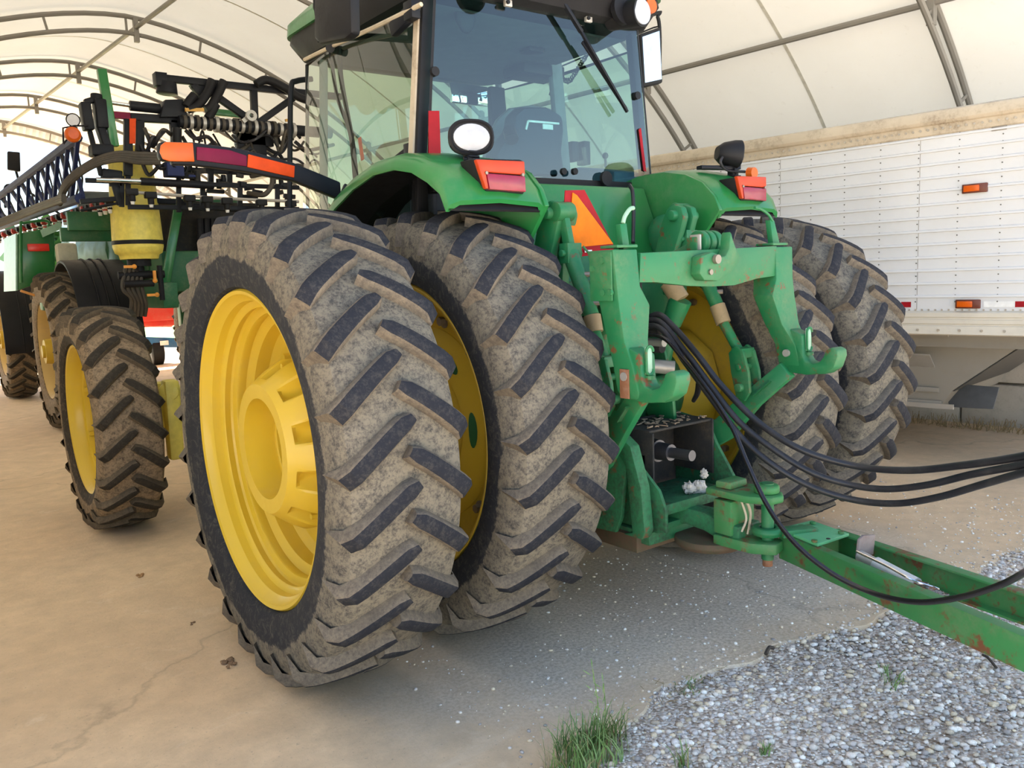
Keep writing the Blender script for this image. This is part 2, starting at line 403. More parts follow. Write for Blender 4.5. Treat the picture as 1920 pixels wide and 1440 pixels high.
# the slab carries on to the left of the grass without an edge
EDGE = [(-30, -9), (-3.0, -4.5), (-1.9, -1.9), (-1.36, -1.40), (-1.05, -1.30)]+EDGE[3:]
struct(slab().build('floor', CONC, origin=(0, 0, 0)))
g = MB(); g.add([(-60, -60, -.022), (60, -60, -.022), (60, 60, -.022), (-60, 60, -.022)], [(0, 1, 2, 3)])
g.v = []; g.f = []; g.m = []
nx = 60
for i in range(nx+1):
    for j in range(nx+1):
        x = -5+10*i/nx; y = -6+5.2*j/nx
        g.v.append((x, y, -.011+.004*math.sin(x*3.1+y*2)*math.cos(y*4.3)))
for i in range(nx):
    for j in range(nx): a = i*(nx+1)+j; g.f.append((a, a+nx+1, a+nx+2, a+1)); g.m.append(0)
struct(g.build('gravel_yard', GRAV, origin=(0, 0, 0)))
g = MB()
for x0, x1, y0, y1 in ((-60, -5, -60, 26), (5, 60, -60, 26), (-5, 5, -60, -6)):
    g.add([(x0, y0, -.06), (x1, y0, -.06), (x1, y1, -.06), (x0, y1, -.06)], [(0, 1, 2, 3)])
struct(g.build('yard_ground', GRAV, origin=(0, 0, 0)))
g = MB().add([(-150, 26, -.02), (150, 26, -.02), (150, 220, 1.0), (-150, 220, 1.0)], [(0, 1, 2, 3)])
struct(g.build('field', FIELD, origin=(0, 0, 0)))

def stones(name, n, sampler, rmin, rmax, seed, palette, label):
    r = np.random.RandomState(seed)
    base = bmesh.new(); bmesh.ops.create_icosphere(base, subdivisions=1, radius=1)
    bv = np.array([v.co[:] for v in base.verts]); bf = np.array([[v.index for v in f.verts] for f in base.faces]); base.free()
    pts = sampler(r, n); n = len(pts); nv = len(bv); nf = len(bf)
    R = rmin+(rmax-rmin)*r.rand(n)**2.5
    V = np.repeat(bv[None], n, 0)*(1+.35*(r.rand(n, nv, 1)-.5))
    V[..., 0] *= (1+.5*r.rand(n, 1)); V[..., 2] *= .45+.4*r.rand(n, 1)
    a = r.rand(n)*6.28; ca, sa = np.cos(a)[:, None], np.sin(a)[:, None]
    X = V[..., 0]*ca-V[..., 1]*sa; Y = V[..., 0]*sa+V[..., 1]*ca
    V = np.stack([X, Y, V[..., 2]], -1)*R[:, None, None]; V[..., 2] += R[:, None]*.25; V += pts[:, None, :]
    F = (bf[None]+(np.arange(n)*nv)[:, None, None]).reshape(-1)
    me = bpy.data.meshes.new(name); me.vertices.add(n*nv); me.vertices.foreach_set('co', V.reshape(-1))
    me.loops.add(n*nf*3); me.loops.foreach_set('vertex_index', F); me.polygons.add(n*nf)
    me.polygons.foreach_set('loop_start', np.arange(n*nf)*3); me.polygons.foreach_set('loop_total', np.full(n*nf, 3))
    me.update(calc_edges=True); me.validate()
    pal = np.array(palette); ci = pal[r.randint(0, len(pal), n)]*(0.7+.5*r.rand(n, 1)); ci = np.concatenate([ci, np.ones((n, 1))], 1)
    at_ = me.attributes.new('stone_colour', 'FLOAT_COLOR', 'POINT'); at_.data.foreach_set('color', np.repeat(ci, nv, 0).reshape(-1))
    me.materials.append(STONE); o = bpy.data.objects.new(name, me); C.objects.link(o)
    return tag(o, label, 'gravel', kind='stuff')
PAL = [(.92, .82, .72), (.80, .71, .64), (.98, .89, .78), (.55, .49, .45), (.78, .64, .48), (1.0, .95, .86), (.70, .64, .60), (.88, .72, .50)]
def s_gravel(r, n):
    x = -2.2+5.8*r.rand(n); y = -4.0+3.0*r.rand(n)
    ey = np.array([edge_y(a) for a in x]); edge = ey+.035*np.sin(x*7.3)+.02*np.sin(x*19+1)
    k = (y < edge+.015+.035*r.randn(n)) & (x > -1.35)
    # bare patch at the lower right corner
    k &= ~(((x-.15)**2+(y+2.55)**2 < .10) & (r.rand(n) < .85))
    x, y = x[k], y[k]; return np.stack([x, y, -.009+.0*x], -1)
stones('gravel', 42000, s_gravel, .004, .0155, 3, PAL, 'grey crushed gravel spread along the edge of the concrete slab')
def s_slab(r, n):
    x = -1.4+4.6*r.rand(n); d = r.rand(n)**1.9*2.6; ey = np.array([edge_y(a) for a in x]); y = ey+d
    k = ~((np.abs(np.abs(x)-1.59) < .26) & (np.abs(y) < .5)); k &= ~((np.abs(np.abs(x)-.85) < .26) & (np.abs(y) < .5))
    return np.stack([x[k], y[k], 0*x[k]+.0005], -1)
stones('scattered_gravel', 3400, s_slab, .002, .009, 5, PAL, 'loose gravel bits scattered over the concrete behind the tractor')

# ------------------------------------------------------------------ setting: fabric building
TH = -.078; BL = Vector((math.cos(TH), -math.sin(TH), 0)); BA = Vector((math.sin(TH), math.cos(TH), 0))
UC, ZC, AX, AZ, NN = .632, 1.02, 5.55, 4.2, 1.645
def prof(t, off=0):           # t 0..pi, right base to left base
    a, b = AX-off, AZ-off; c, s = math.cos(t), math.sin(t)
    u = a*math.copysign(abs(c)**(2/NN), c); z = b*max(s, 0)**(2/NN)
    return UC+u, ZC+z
def BP(u, v, z): return BL*u+BA*v+Vector((0, 0, z))
TT = []                        # evenly spaced profile points
def even(off, n):
    raw = [prof(pi*k/600, off) for k in range(601)]; L = [0]
    for a, b in zip(raw, raw[1:]): L.append(L[-1]+math.hypot(b[0]-a[0], b[1]-a[1]))
    out = []; j = 0
    for k in range(n+1):
        s_ = L[-1]*k/n
        while j < len(L)-2 and L[j+1] < s_: j += 1
        t = (s_-L[j])/max(L[j+1]-L[j], 1e-9); out.append((raw[j][0]+(raw[j+1][0]-raw[j][0])*t, raw[j][1]+(raw[j+1][1]-raw[j][1])*t))
    return out
VS = [-.15, 2.84, 5.67, 8.5, 11.23, 13.96, 16.69]
V0, V1 = -0.98, 16.8
pf = even(-.06, 72)
mb = MB(); vv = [V0+(V1-V0)*k/40 for k in range(41)]
mb.loft([[BP(u, v, z) for u, z in pf] for v in vv], closed=False)
struct(mb.build('ceiling', FAB, origin=(0, 0, 0), angle=60))
# pleated fabric edge at the far arch
mb = MB(); n_ = 240; pe = even(-.06, n_)
ins = even(.22, n_)
mb.loft([[BP(u, 16.8, z) for u, z in pe], [BP(a[0]*.6+b[0]*.4, 16.8+.05*(k % 2), a[1]*.6+b[1]*.4) for k, (a, b) in enumerate(zip(pe, ins))], [BP(b[0], 16.8+.02+.09*(k % 2), b[1]) for k, b in enumerate(ins)]], closed=False)
struct(mb.build('ceiling_hem', FAB, origin=(0, 0, 0)))
po, pn = even(0.0, 60), even(.206, 60)
for i, v in enumerate(VS):
    mb = MB()
    mb.tube([BP(u, v, z) for u, z in po], .030, 8, 1); mb.tube([BP(u, v, z) for u, z in pn], .028, 8, 1)
    for k in range(2, 60, 4): mb.cyl(BP(po[k][0], v, po[k][1]), BP(pn[k][0], v, pn[k][1]), .016, n=6)
    struct(mb.build('trim_%d' % (i+1), TRUSS, origin=(0, 0, 0)))
pm = even(.10, 60); nt_ = len(VS)+1
for u, z in ((.75, 5.09), (4.2, 3.78), (-2.9, 3.80)):
    mb = MB(); mb.cyl(BP(u, V0, z), BP(u, V1, z), .028, n=8)
    for v in VS: mb.box(BP(u, v, z-.03), (.06, .06, .30))
    struct(mb.build('trim_%d' % nt_, TRUSS, origin=(0, 0, 0))); nt_ += 1
# seams: welded fabric strips between trusses
mb = MB(); ps = even(-.05, 72)
for v in [a+1.4 for a in VS[:-1]]:
    mb.loft([[BP(u, v, z) for u, z in ps], [BP(u, v+.035, z) for u, z in ps]], closed=False)
struct(mb.build('trim_%d' % nt_, plain('fabric_seam', (.62, .60, .52), .8), origin=(0, 0, 0)))
# concrete block side walls under the arch feet
for nm, u0 in (('wall_right', UC+AX), ('wall_left', UC-AX)):
    mb = MB(); L = 1.5; v = V0
    while v < V1:
        for r_ in range(2):
            o_ = .75*(r_ % 2); mb.box(BP(u0, v+L/2+o_-.4, -.25+.7*r_+.33), (.75, L-.02, .68), Matrix.Rotation(-TH, 3, 'Z').transposed() if False else Matrix.Rotation(-(-TH)*-1, 3, 'Z'))
        v += L
    struct(mb.build(nm, BLOCK, origin=(0, 0, 0), bevel=.02))

# ------------------------------------------------------------------ tyres and wheels
def tyre_mb(R, W, rim, nl, lugw, depth, sweep, tw=.5):
    """lug tyre around the x axis, centred on the origin. sweep = angle a lug trails over half the width"""
    mb = MB(); h = W/2
    base = R-depth
    prof_ = [(.80, rim/R), (.93, rim/R+.012), (1.0, rim/R+.06), (1.035, rim/R+.12), (1.03, rim/R+.19), (.985, .905), (.90, .938), (.78, .952), (.5, .9595), (.25, .962), (0, .963)]
    rr = base/R/.963
    pr = []
    for a, b in prof_:
        if b > .85: b = b*rr
        pr.append((a*h, b*R))
    full = [(-a, b) for a, b in pr]+[(a, b) for a, b in reversed(pr[:-1])]
    full = [(-pr[0][0]*.95, pr[0][1]-.03*R)]+full+[(pr[0][0]*.95, pr[0][1]-.03*R)]
    mb.lathe(full, 'x', n=144)
    # lugs: swept tapered bars, dusty flanks and worn tops
    def base_r(x):
        ax = abs(x)
        for (a1, r1), (a2, r2) in zip(pr[3:], pr[4:]):
            if a2 <= ax <= a1: return r1+(r2-r1)*(a1-ax)/(a1-a2+1e-9)
        return pr[-1][1]
    NS = 9
    for sgn in (-1, 1):
        for k in range(nl):
            ph = 2*pi*(k+(.5 if sgn > 0 else 0))/nl
            secs = []
            for i in range(NS):
                t = i/(NS-1)
                x = (-.06+1.10*t)*h
                th = ph-sweep*(t**1.15)*(1.0)-sweep*.04
                if t > .82: x = h*(-.06+1.10*.82)+h*1.10*(t-.82)*.80
                ax = min(abs(x), pr[3][0]*.999)
                # top surface: flat crown then falls over the shoulder
                topr = R*(1-.022*max(0, (ax/h))**2.2)
                if t > .86: topr -= (t-.86)*depth*5.6
                br = base_r(ax)-.012*R
                if t > .86: br -= (t-.86)*.25*R
                wt = lugw*(1+.18*t); wb = wt*1.42
                if i == 0: wt *= .6; wb *= .8
                # direction along the lug in (x, arc) space
                dx = 1.10*h; da = -sweep*R*1.15*max(t, .25)**.15
                l = math.hypot(dx, da); px_, pa = -da/l, dx/l
                sec = []
                for (ww, rr_) in ((-wb/2, br), (-wt/2-.006, topr-.012), (-wt/2, topr-.003), (-wt/2+.006, topr), (wt/2-.006, topr), (wt/2, topr-.003), (wt/2+.006, topr-.012), (wb/2, br)):
                    xx = x+px_*ww*1.0; aa = th+pa*ww/R
                    sec.append(Vector((sgn*xx, -rr_*math.cos(aa), rr_*math.sin(aa))))
                secs.append(sec)
            n8 = 8
            o0 = len(mb.v); mb.v.extend([tuple(p) for s_ in secs for p in s_])
            for i in range(NS-1):
                for j in range(n8-1):
                    f_ = (o0+i*n8+j, o0+i*n8+j+1, o0+(i+1)*n8+j+1, o0+(i+1)*n8+j)
                    mb.f.append(f_); mb.m.append(1 if j in (2, 3, 4) else 2)
            mb.f.append(tuple(o0+j for j in range(n8-1, -1, -1))); mb.m.append(2)
            mb.f.append(tuple(o0+(NS-1)*n8+j for j in range(n8))); mb.m.append(2)
    return mb
def put(o, parent, loc, rz=0):
    o.parent = parent; o.location = Vector(loc)-world_origin(parent); o.rotation_euler = (0, 0, rz); return o
TY_BIG = tyre_mb(1.0, .484, .672, 27, .052, .043, .20).build('tyre', [RC, RL, RF], angle=30, weld=False)
big_tyre_mesh = TY_BIG.data; bpy.data.objects.remove(TY_BIG)
TY_F = tyre_mb(.795, .40, .53, 22, .046, .040, .24).build('tyre', [RCB, RLB, RFB], angle=30, weld=False)
front_tyre_mesh = TY_F.data; bpy.data.objects.remove(TY_F)
TY_S = tyre_mb(.98, .40, .60, 26, .05, .042, .22).build('tyre', [RCB, RLB, RFB], angle=30, weld=False)
spray_tyre_mesh = TY_S.data; bpy.data.objects.remove(TY_S)
def mesh_obj(name, me, parent):
    o = bpy.data.objects.new(name, me); C.objects.link(o); o.parent = parent; return o

# ------------------------------------------------------------------ TRACTOR
TR = empty('tractor', (0, 0, 0), 'large green farm tractor with yellow rims and dual rear wheels parked on the slab', 'tractor')
def rim_outer(rf, depth_, ridge=True):
    # outer dual rim, open side towards -x
    w_ = .205
    pr = [(-w_, rf), (-w_-.012, rf-.008), (-w_-.006, rf-.022), (-w_+.02, rf-.034), (-w_+.035, rf-.05), (-w_+.070, rf-.052), (-w_+.078, rf-.075),
          (-w_+.085, rf-.080), (-w_+.115, rf-.070), (-w_+.125, rf-.076), (-w_+.135, rf-.102), (-w_+.145, rf-.106), (-w_+.180, rf-.096), (-w_+.19, rf-.104), (-w_+.205, rf-.130), (-w_+depth_-.03, rf-.128), (-w_+depth_, rf-.16), (-w_+depth_+.01, .18),
          (-w_+depth_+.03, .18), (-w_+depth_+.03, rf-.15), (w_-.05, rf-.06), (w_-.01, rf-.03), (w_, rf), (w_-.004, rf+.0), (.0, rf-.05), (-w_+.03, rf-.02)]
    return MB().lathe(pr, 'x', n=96, closed=True)
def wheel(x, side, kind, label=None):
    z = 1.0
    if kind == 'outer':
        rim = rim_outer(.675, .30).build('rear_wheel', YEL, None, origin=(0, 0, 0))
    else:
        w_ = .205; rf = .675
        pr = [(-w_, rf), (-w_-.012, rf-.008), (-w_-.006, rf-.022), (-w_+.02, rf-.034), (-w_+.05, rf-.05), (-w_+.10, rf-.058), (-w_+.125, rf-.085),
              (-w_+.15, rf-.15), (-w_+.165, rf-.22), (-w_+.16, .30), (-w_+.18, .12), (-w_+.21, .12), (-w_+.19, .30), (-w_+.195, rf-.22), (-w_+.18, rf-.15), (-w_+.2, rf-.10),
              (0, rf-.10), (w_-.1, rf-.085), (w_-.03, rf-.04), (w_, rf-.02), (w_+.01, rf-.006), (w_, rf), (w_-.03, rf-.01), (0, rf-.03), (-w_+.03, rf-.01)]
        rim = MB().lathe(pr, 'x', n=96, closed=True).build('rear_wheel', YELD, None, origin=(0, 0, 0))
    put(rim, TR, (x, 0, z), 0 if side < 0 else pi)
    if label: rim['label'] = label
    t = mesh_obj('tyre', big_tyre_mesh, rim); t.rotation_euler = (0, 0, 0 if side < 0 else pi)
    t.rotation_euler[0] = 0
    if kind == 'outer':
        # cast hub with notched shoulder
        mb = MB(); N = 240; secs = []
        def rad(q, base, depth):
            k = (q*10/(2*pi)) % 1.0; d = abs(k-.5)*2          # 0 in the notch middle
            n_ = max(0, 1-(d/.42)**2)**.5 if d < .42 else 0
            return base-depth*n_
        prf = [(-.165, .215, 0), (-.168, .275, 0), (-.150, .288, 0), (-.138, .297, .002), (-.120, .312, .030), (-.095, .330, .052), (-.06, .352, .068), (-.03, .368, .074), (.06, .372, .062), (.07, .372, .01), (.075, .40, 0), (.11, .41, 0), (.11, .20, 0), (.02, .20, 0), (.01, .215, 0)]
        ring = []
        for a, r_, dp in prf: ring.append([(a, rad(2*pi*k/N, r_, dp)*math.cos(2*pi*k/N), rad(2*pi*k/N, r_, dp)*math.sin(2*pi*k/N)) for k in range(N)])
        mb.loft(ring+[ring[0]], caps=False)
        mb.build('hub', YEL, rim, origin=world_origin(rim), angle=28) if side < 0 else None
        if side > 0:
            h_ = mb.build('hub', YEL, None, origin=(0, 0, 0), angle=28); h_.parent = rim
        else:
            for o_ in rim.children:
                if o_.name.startswith('hub'): o_.data.transform(Matrix.Translation(world_origin(rim))); o_.location = (0, 0, 0)
        # inner step, axle end and studs
        c_ = MB(); c_.lathe([(-.03, .216), (-.03, .196), (-.025, .190), (.05, .190), (.06, .0)], 'x', n=64); o_ = c_.build('hub_recess', YEL, None, origin=(0, 0, 0)); o_.parent = rim
        c_ = MB(); c_.lathe([(.0, .1895), (.0, .181), (.02, .181)], 'x', n=64); o_ = c_.build('hub_gap', DARK, None, origin=(0, 0, 0)); o_.parent = rim
        c_ = MB(); c_.lathe([(.03, .18), (-.005, .18), (-.012, .174), (-.012, .15), (-.02, .145), (-.02, .11), (-.028, .10), (-.03, 0)], 'x', n=64); o_ = c_.build('axle_cap', YELD, None, origin=(0, 0, 0)); o_.parent = rim
        c_ = MB()
        for k in range(10):
            q = 2*pi*(k+.5)/10; c_.cyl((-.02, .34*math.cos(q), .34*math.sin(q)), (-.055, .34*math.cos(q), .34*math.sin(q)), .013, n=6)
            c_.cyl((.09, .44*math.cos(q), .44*math.sin(q)), (.06, .44*math.cos(q), .44*math.sin(q)), .015, n=6)
        o_ = c_.build('wheel_bolts', YEL, None, origin=(0, 0, 0)); o_.parent = rim
    else:
        c_ = MB(); sx = -.045
        for k in range(12):
            q = 2*pi*(k+.5)/12; y_, z_ = .505*math.cos(q), .505*math.sin(q)
            c_.cyl((sx-.0, y_, z_), (sx-.035, y_, z_), .021, n=6); c_.cyl((sx, y_, z_), (sx-.008, y_, z_), .033, n=12)
            c_.cyl((.0, y_, z_), (.03, y_, z_), .02, n=6)
        o_ = c_.build('wheel_bolts', BOLT, None, origin=(0, 0, 0)); o_.parent = rim
        c_ = MB(); c_.lathe([(-.10, .0), (-.10, .12), (-.085, .135), (-.05, .14), (-.04, .24), (-.06, .26), (-.06, .43), (-.045, .455), (-.03, .46), (-.03, 0)], 'x', n=48)
        c_.lathe([(.0, .1), (.0, .30), (.02, .34), (.10, .33), (.16, .27), (.22, .24), (.22, .1)], 'x', n=10)
        o_ = c_.build('hub', YELD, None, origin=(0, 0, 0)); o_.parent = rim
        c_ = MB()
        for k in range(6):
            q = 2*pi*k/6; c_ = MB()
            for s_ in (-1,):
                vs = []
                for j in range(16):
                    a = 2*pi*j/16; rr_ = .345+.035*math.cos(a); qq = q+.24*math.sin(a)
                    vs.append((-.0625, rr_*math.cos(qq), rr_*math.sin(qq)))
                c_.add(vs, [tuple(range(16))])
            o_ = c_.build('hub_opening', GREEND, None, origin=(0, 0, 0)); o_.parent = rim
    return rim
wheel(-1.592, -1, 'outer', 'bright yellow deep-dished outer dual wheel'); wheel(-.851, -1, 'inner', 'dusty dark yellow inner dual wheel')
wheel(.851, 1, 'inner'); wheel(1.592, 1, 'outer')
# front wheels
def front_wheel(x, side):
    w_ = .165; rf = .535
    pr = [(-w_, rf), (-w_-.01, rf-.006), (-w_-.004, rf-.02), (-w_+.02, rf-.032), (-w_+.04, rf-.045), (-w_+.09, rf-.05), (-w_+.10, rf-.075), (-w_+.15, rf-.08),
          (-w_+.17, rf-.08), (.08, rf-.09), (.10, .15), (.12, .15), (.10, rf-.08), (w_-.02, rf-.03), (w_, rf), (0, rf-.04)]
    rim = MB().lathe(pr, 'x', n=72, closed=True).build('front_wheel', YEL, None, origin=(0, 0, 0))
    put(rim, TR, (x, 3.085, .795), 0 if side < 0 else pi)
    t = mesh_obj('tyre', front_tyre_mesh, rim); t.rotation_euler = (0, 0, 0 if side < 0 else pi)
    # wavy disc with lugs bolted inside
    mb = MB(); N = 96; sec = []
    for a, r0, amp in ((-.02, .455, .0), (-.03, .44, .012), (-.02, .40, .02), (.03, .36, 0), (.06, .20, 0), (.04, .14, 0), (-.04, .13, 0), (-.05, .02, 0)):
        sec.append([(a, (r0+amp*math.cos(8*2*pi*k/N))*math.cos(2*pi*k/N), (r0+amp*math.cos(8*2*pi*k/N))*math.sin(2*pi*k/N)) for k in range(N)])
    mb.loft(sec); o_ = mb.build('wheel_disc', YEL, None, origin=(0, 0, 0)); o_.parent = rim
    mb = MB()
    for k in range(8):
        q = 2*pi*(k+.5)/8; mb.box((-.035, .44*math.cos(q), .44*math.sin(q)), (.05, .03, .03)); mb.cyl((-.03, .17*math.cos(q), .17*math.sin(q)), (-.0, .17*math.cos(q), .17*math.sin(q)), .012, n=6)
    o_ = mb.build('wheel_bolts', YEL, None, origin=(0, 0, 0)); o_.parent = rim
front_wheel(-1.755, -1); front_wheel(1.755, 1)

def part(name, mb, mat, parent=None, **k): return mb.build(name, mat, parent or TR, **k)
# axle and chassis
mb = MB(); mb.cyl((-1.45, 0, 1), (-.55, 0, 1), .085); mb.cyl((1.45, 0, 1), (.55, 0, 1), .085); part('axle_shaft', mb, STEEL)
mb = MB(); mb.lathe([(-.62, .10), (-.62, .26), (-.56, .27), (-.42, .22), (-.33, .30), (.33, .30), (.42, .22), (.56, .27), (.62, .26), (.62, .10)], 'x', (0, 0, 1.0), 32)
mb.box((0, .25, .98), (.62, .95, .8)); mb.box((0, -.2, 1.1), (.52, .35, .62)); part('rear_axle_housing', mb, GREEND, bevel=.03)
mb = MB(); mb.box((0, 1.6, .95), (.55, 2.2, .6)); mb.box((0, 2.7, 1.0), (.5, 1.6, .5)); part('chassis', mb, GREEND, bevel=.03)
mb = MB(); secs = []
for y, w_, zb, zt in ((1.55, .42, 1.3, 2.12), (2.4, .43, 1.28, 2.05), (3.3, .42, 1.22, 1.93), (4.1, .39, 1.15, 1.78), (4.4, .33, 1.15, 1.62)):
    secs.append([(-w_, y, zb), (-w_, y, zt-.2), (-w_*.9, y, zt-.06), (-w_*.6, y, zt), (w_*.6, y, zt), (w_*.9, y, zt-.06), (w_, y, zt-.2), (w_, y, zb)])
mb.loft(secs); part('hood', mb, GREEN, bevel=.01)
mb = MB(); mb.cyl((-1.5, 3.085, .78), (1.5, 3.085, .78), .11, n=16); mb.box((0, 3.085, .8), (1.2, .3, .3)); mb.cyl((-1.64, 3.085, .795), (-1.35, 3.085, .795), .2, .15, 24); mb.cyl((1.64, 3.085, .795), (1.35, 3.085, .795), .2, .15, 24)
mb.cyl((-1.38, 3.085, .62), (-1.38, 3.085, 1.0), .09, n=12); part('front_axle', mb, YELL, bevel=.0)
mb = MB(); mb.bar(P(318, 712, Y=2.75), P(330, 860, Y=2.75), .12, .10); mb.cyl(P(316, 735, Y=2.7), P(326, 735, Y=3.0), .07); part('front_knuckle', mb, YELL, bevel=.02)

# fenders: crowned shells over the inner tyres
FP = [(1.0, 1.66, 0), (.86, 1.86, 0), (.70, 2.0, 0), (.50, 2.115, 0), (.28, 2.19, 0), (.05, 2.235, 0), (-.15, 2.235, 0), (-.30, 2.205, 0), (-.42, 2.15, 0), (-.50, 2.07, 0), (-.535, 1.995, 0)]
def fender(s):
    mb = MB(); secs = []
    for i, (y, z, _) in enumerate(FP):
        t = i/(len(FP)-1); xo = 1.13-.05*max(0, t-.6); lip = .075 if i < 9 else .05
        # direction toward the wheel centre for the lip
        d = Vector((0, -y, 1.0-z)).normalized()
        def pt(x, off): return (s*x, y+d.y*off, z+d.z*off)
        outer = [pt(.60, .06), pt(.60, .02), pt(.64, 0), pt(.85, -.012), pt(xo-.06, 0), pt(xo-.015, .018), pt(xo, .045), pt(xo, lip)]
        inner = [pt(xo-.012, lip), pt(xo-.014, .05), pt(xo-.06, .02), pt(.85, .006), pt(.64, .02), pt(.612, .06)]
        secs.append(outer+inner)
    mb.loft(secs); f = part('fender', mb, GREEN, angle=50)
    # liner below the crown and the wall against the cab
    mb = MB(); mb.prism([(y, z-.012) for y, z, _ in FP if y < .9]+[(-.30, 1.72), (-.12, 1.30), (.8, 1.30)], 'x', s*.58, s*.605); mb.build('inner_fender', GREEN, f, bevel=.004)
    mb = MB()
    sec2 = []
    for y, z, _ in FP:
        d = Vector((0, -y, 1.0-z)).normalized(); sec2.append([(s*x, y+d.y*o_, z+d.z*o_) for x, o_ in ((.62, .035), (1.1, .035), (1.1, .045), (.62, .045))])
    mb.loft(sec2); mb.build('fender_liner', BLK, f)
    # tail lamp
    tl = MB(); yb = -.475
    def L_(px, py): return P(px, py, Y=yb)
    cx = s*.842 + .0
    A = [(-.135, .062), (.125, .07), (.128, -.075), (-.075, -.068)]
    if s > 0: A = [(-.135, .05), (.125, .055), (.135, -.07), (-.075, -.068)]
    tl.prism([(cx+a, 2.105+b) for a, b in A], 'y', yb-.055, yb+.05); h = tl.build('tail_lamp', BLK, f, bevel=.008)
    tl = MB(); tl.prism([(cx-.132, 2.161), (cx+.120, 2.166), (cx+.121, 2.108), (cx-.086, 2.112), (cx-.074, 2.044), (cx-.090, 2.044)], 'y', yb-.075, yb-.05); tl.build('amber_lens', TAILA, h, bevel=.006)['label'] = 'amber upper lens'
    tl = MB(); tl.prism([(cx-.082, 2.108), (cx+.121, 2.104), (cx+.123, 2.036), (cx-.070, 2.042)], 'y', yb-.075, yb-.05); tl.build('red_lens', REDL, h, bevel=.006)['label'] = 'red lower lens'
    tl = MB()
    for dx in (-.085, .105): tl.cyl((cx+dx, yb-.08, 2.108), (cx+dx, yb-.07, 2.108), .007, n=8)
    tl.build('lens_screw', BOLT, h)
    return f
fL = fender(-1); fR = fender(1)
# work lamps on the fenders
def work_lamp(s):
    c = Vector((s*.88, -.38, 2.278)) if s < 0 else Vector((.93, -.36, 2.31))
    if s < 0:
        dirv = (Vector((-.35, -1, -.05))).normalized()
    else: dirv = Vector((.75, -.5, -.1)).normalized()
    side = dirv.cross(Vector((0, 0, 1))).normalized(); up = side.cross(dirv)
    def ring(a, b, d, n=28, sq=2.6):
        o = []
        for k in range(n):
            q = 2*pi*k/n; cc, ss = math.cos(q), math.sin(q)
            o.append(c+side*(a*math.copysign(abs(cc)**(2/sq), cc))+up*(b*math.copysign(abs(ss)**(2/sq), ss))+dirv*d)
        return o
    mb = MB(); mb.loft([ring(.05, .035, -.10), ring(.078, .058, -.07), ring(.098, .074, -.01), ring(.10, .076, .02), ring(.092, .068, .026), ring(.085, .06, .018)])
    h = part('work_lamp', mb, BLK, angle=40)
    mb = MB(); mb.loft([ring(.083, .058, .012, sq=2.0), ring(.08, .056, .022, sq=2.0), ring(.05, .035, .029, sq=2.0), ring(.01, .007, .031, sq=2.0)]); mb.build('lens', LENS, h)
    mb = MB(); b_ = c-Vector((0, 0, .07)); mb.box(b_-Vector((0, -.01, .02)), (.05, .04, .07)); mb.cyl(b_-side*.035-Vector((0, 0, .02)), b_+side*.035-Vector((0, 0, .02)), .012, n=8)
    for k in range(4): mb.box(b_+Vector((0, -.022, -.05+.02*k)), (.055, .006, .008))
    if s > 0: mb.bar((.70, -.30, 2.235), (.96, -.36, 2.235), .05, .02); mb.box((.95, -.36, 2.26), (.04, .03, .06))
    mb.build('lamp_bracket', BLKM, h, bevel=.003)
    if s > 0:
        mb = MB(); mb.cyl((.985, -.42, 2.20), (.985, -.455, 2.20), .035, .03, 20); mb.build('amber_marker', AMBER, h)
        mb = MB(); mb.tube([c+Vector((-.08, 0, .0)), c+Vector((-.12, 0, -.05)), c+Vector((-.06, 0, -.09)), c+Vector((.03, -.05, -.10))], .008); mb.build('lamp_cable', HOSE, h)
work_lamp(-1); work_lamp(1)
# decal and marks on the left fender
mb = MB(); q = P(990, 368, Y=-.50); mb.box(q, (.055, .006, .045)); part('fender_sticker', mb, GREYP)

# warning arm reaching out over the left duals
arm = [P(322, 287, Y=.62), P(365, 288, Y=.62), P(455, 300, Y=.62), P(552, 322, Y=.62), P(640, 358, Y=.62)]
mb = MB(); mb.loft([[p+Vector((0, .0, h_)), p+Vector((0, .05, h_)), p+Vector((0, .05, -h_)), p+Vector((0, 0, -h_))] for p, h_ in zip(arm, (.05, .052, .052, .045, .045))]); wa = part('warning_arm', mb, BLKM, bevel=.008)
def strip(name, pts, mat, y=.612):
    m_ = MB(); q_ = [P(a, b, Y=y) for a, b in pts]; m_.loft([[v for v in q_], [v+Vector((0, .012, 0)) for v in q_]]); return m_.build(name, mat, wa, bevel=.003)
strip('amber_flasher', [(300, 285), (302, 272), (310, 266), (362, 268), (365, 303), (318, 302), (306, 298)], AMBER, .60)
strip('red_reflector', [(369, 275), (430, 281), (463, 292), (463, 312), (369, 300)], MAG)
strip('orange_reflector', [(466, 289), (553, 311), (552, 333), (464, 313)], ORNG)
mb = MB(); mb.box(P(330, 286, Y=.66), (.16, .08, .085)); mb.build('flasher_housing', BLKM, wa, bevel=.02)
mb = MB(); mb.bar(arm[-1], (-.80, .55, 2.05), .05, .08); mb.build('arm_bracket', BLKM, wa, bevel=.004)

# ---- cab
def cabx(z): return .785-.10*max(0, (z-2.2)/.9)
yb = .16
mb = MB()
for s in (-1, 1):
    a_, b_ = (.062, .0) if s < 0 else (.0, .05)
    mb.loft([[(s*(cabx(z)+a_), yb-.02, z), (s*(cabx(z)-b_), yb-.02, z), (s*(cabx(z)-b_), yb+.03, z), (s*(cabx(z)+a_), yb+.03, z)] for z in (1.95, 2.25, 3.2)])
mb.box((0, yb+.03, 3.19), (1.4, .10, .12)); mb.box((0, yb+.02, 2.14), (1.5, .07, .07))
part('cab_rear_frame', mb, BLK, bevel=.008)
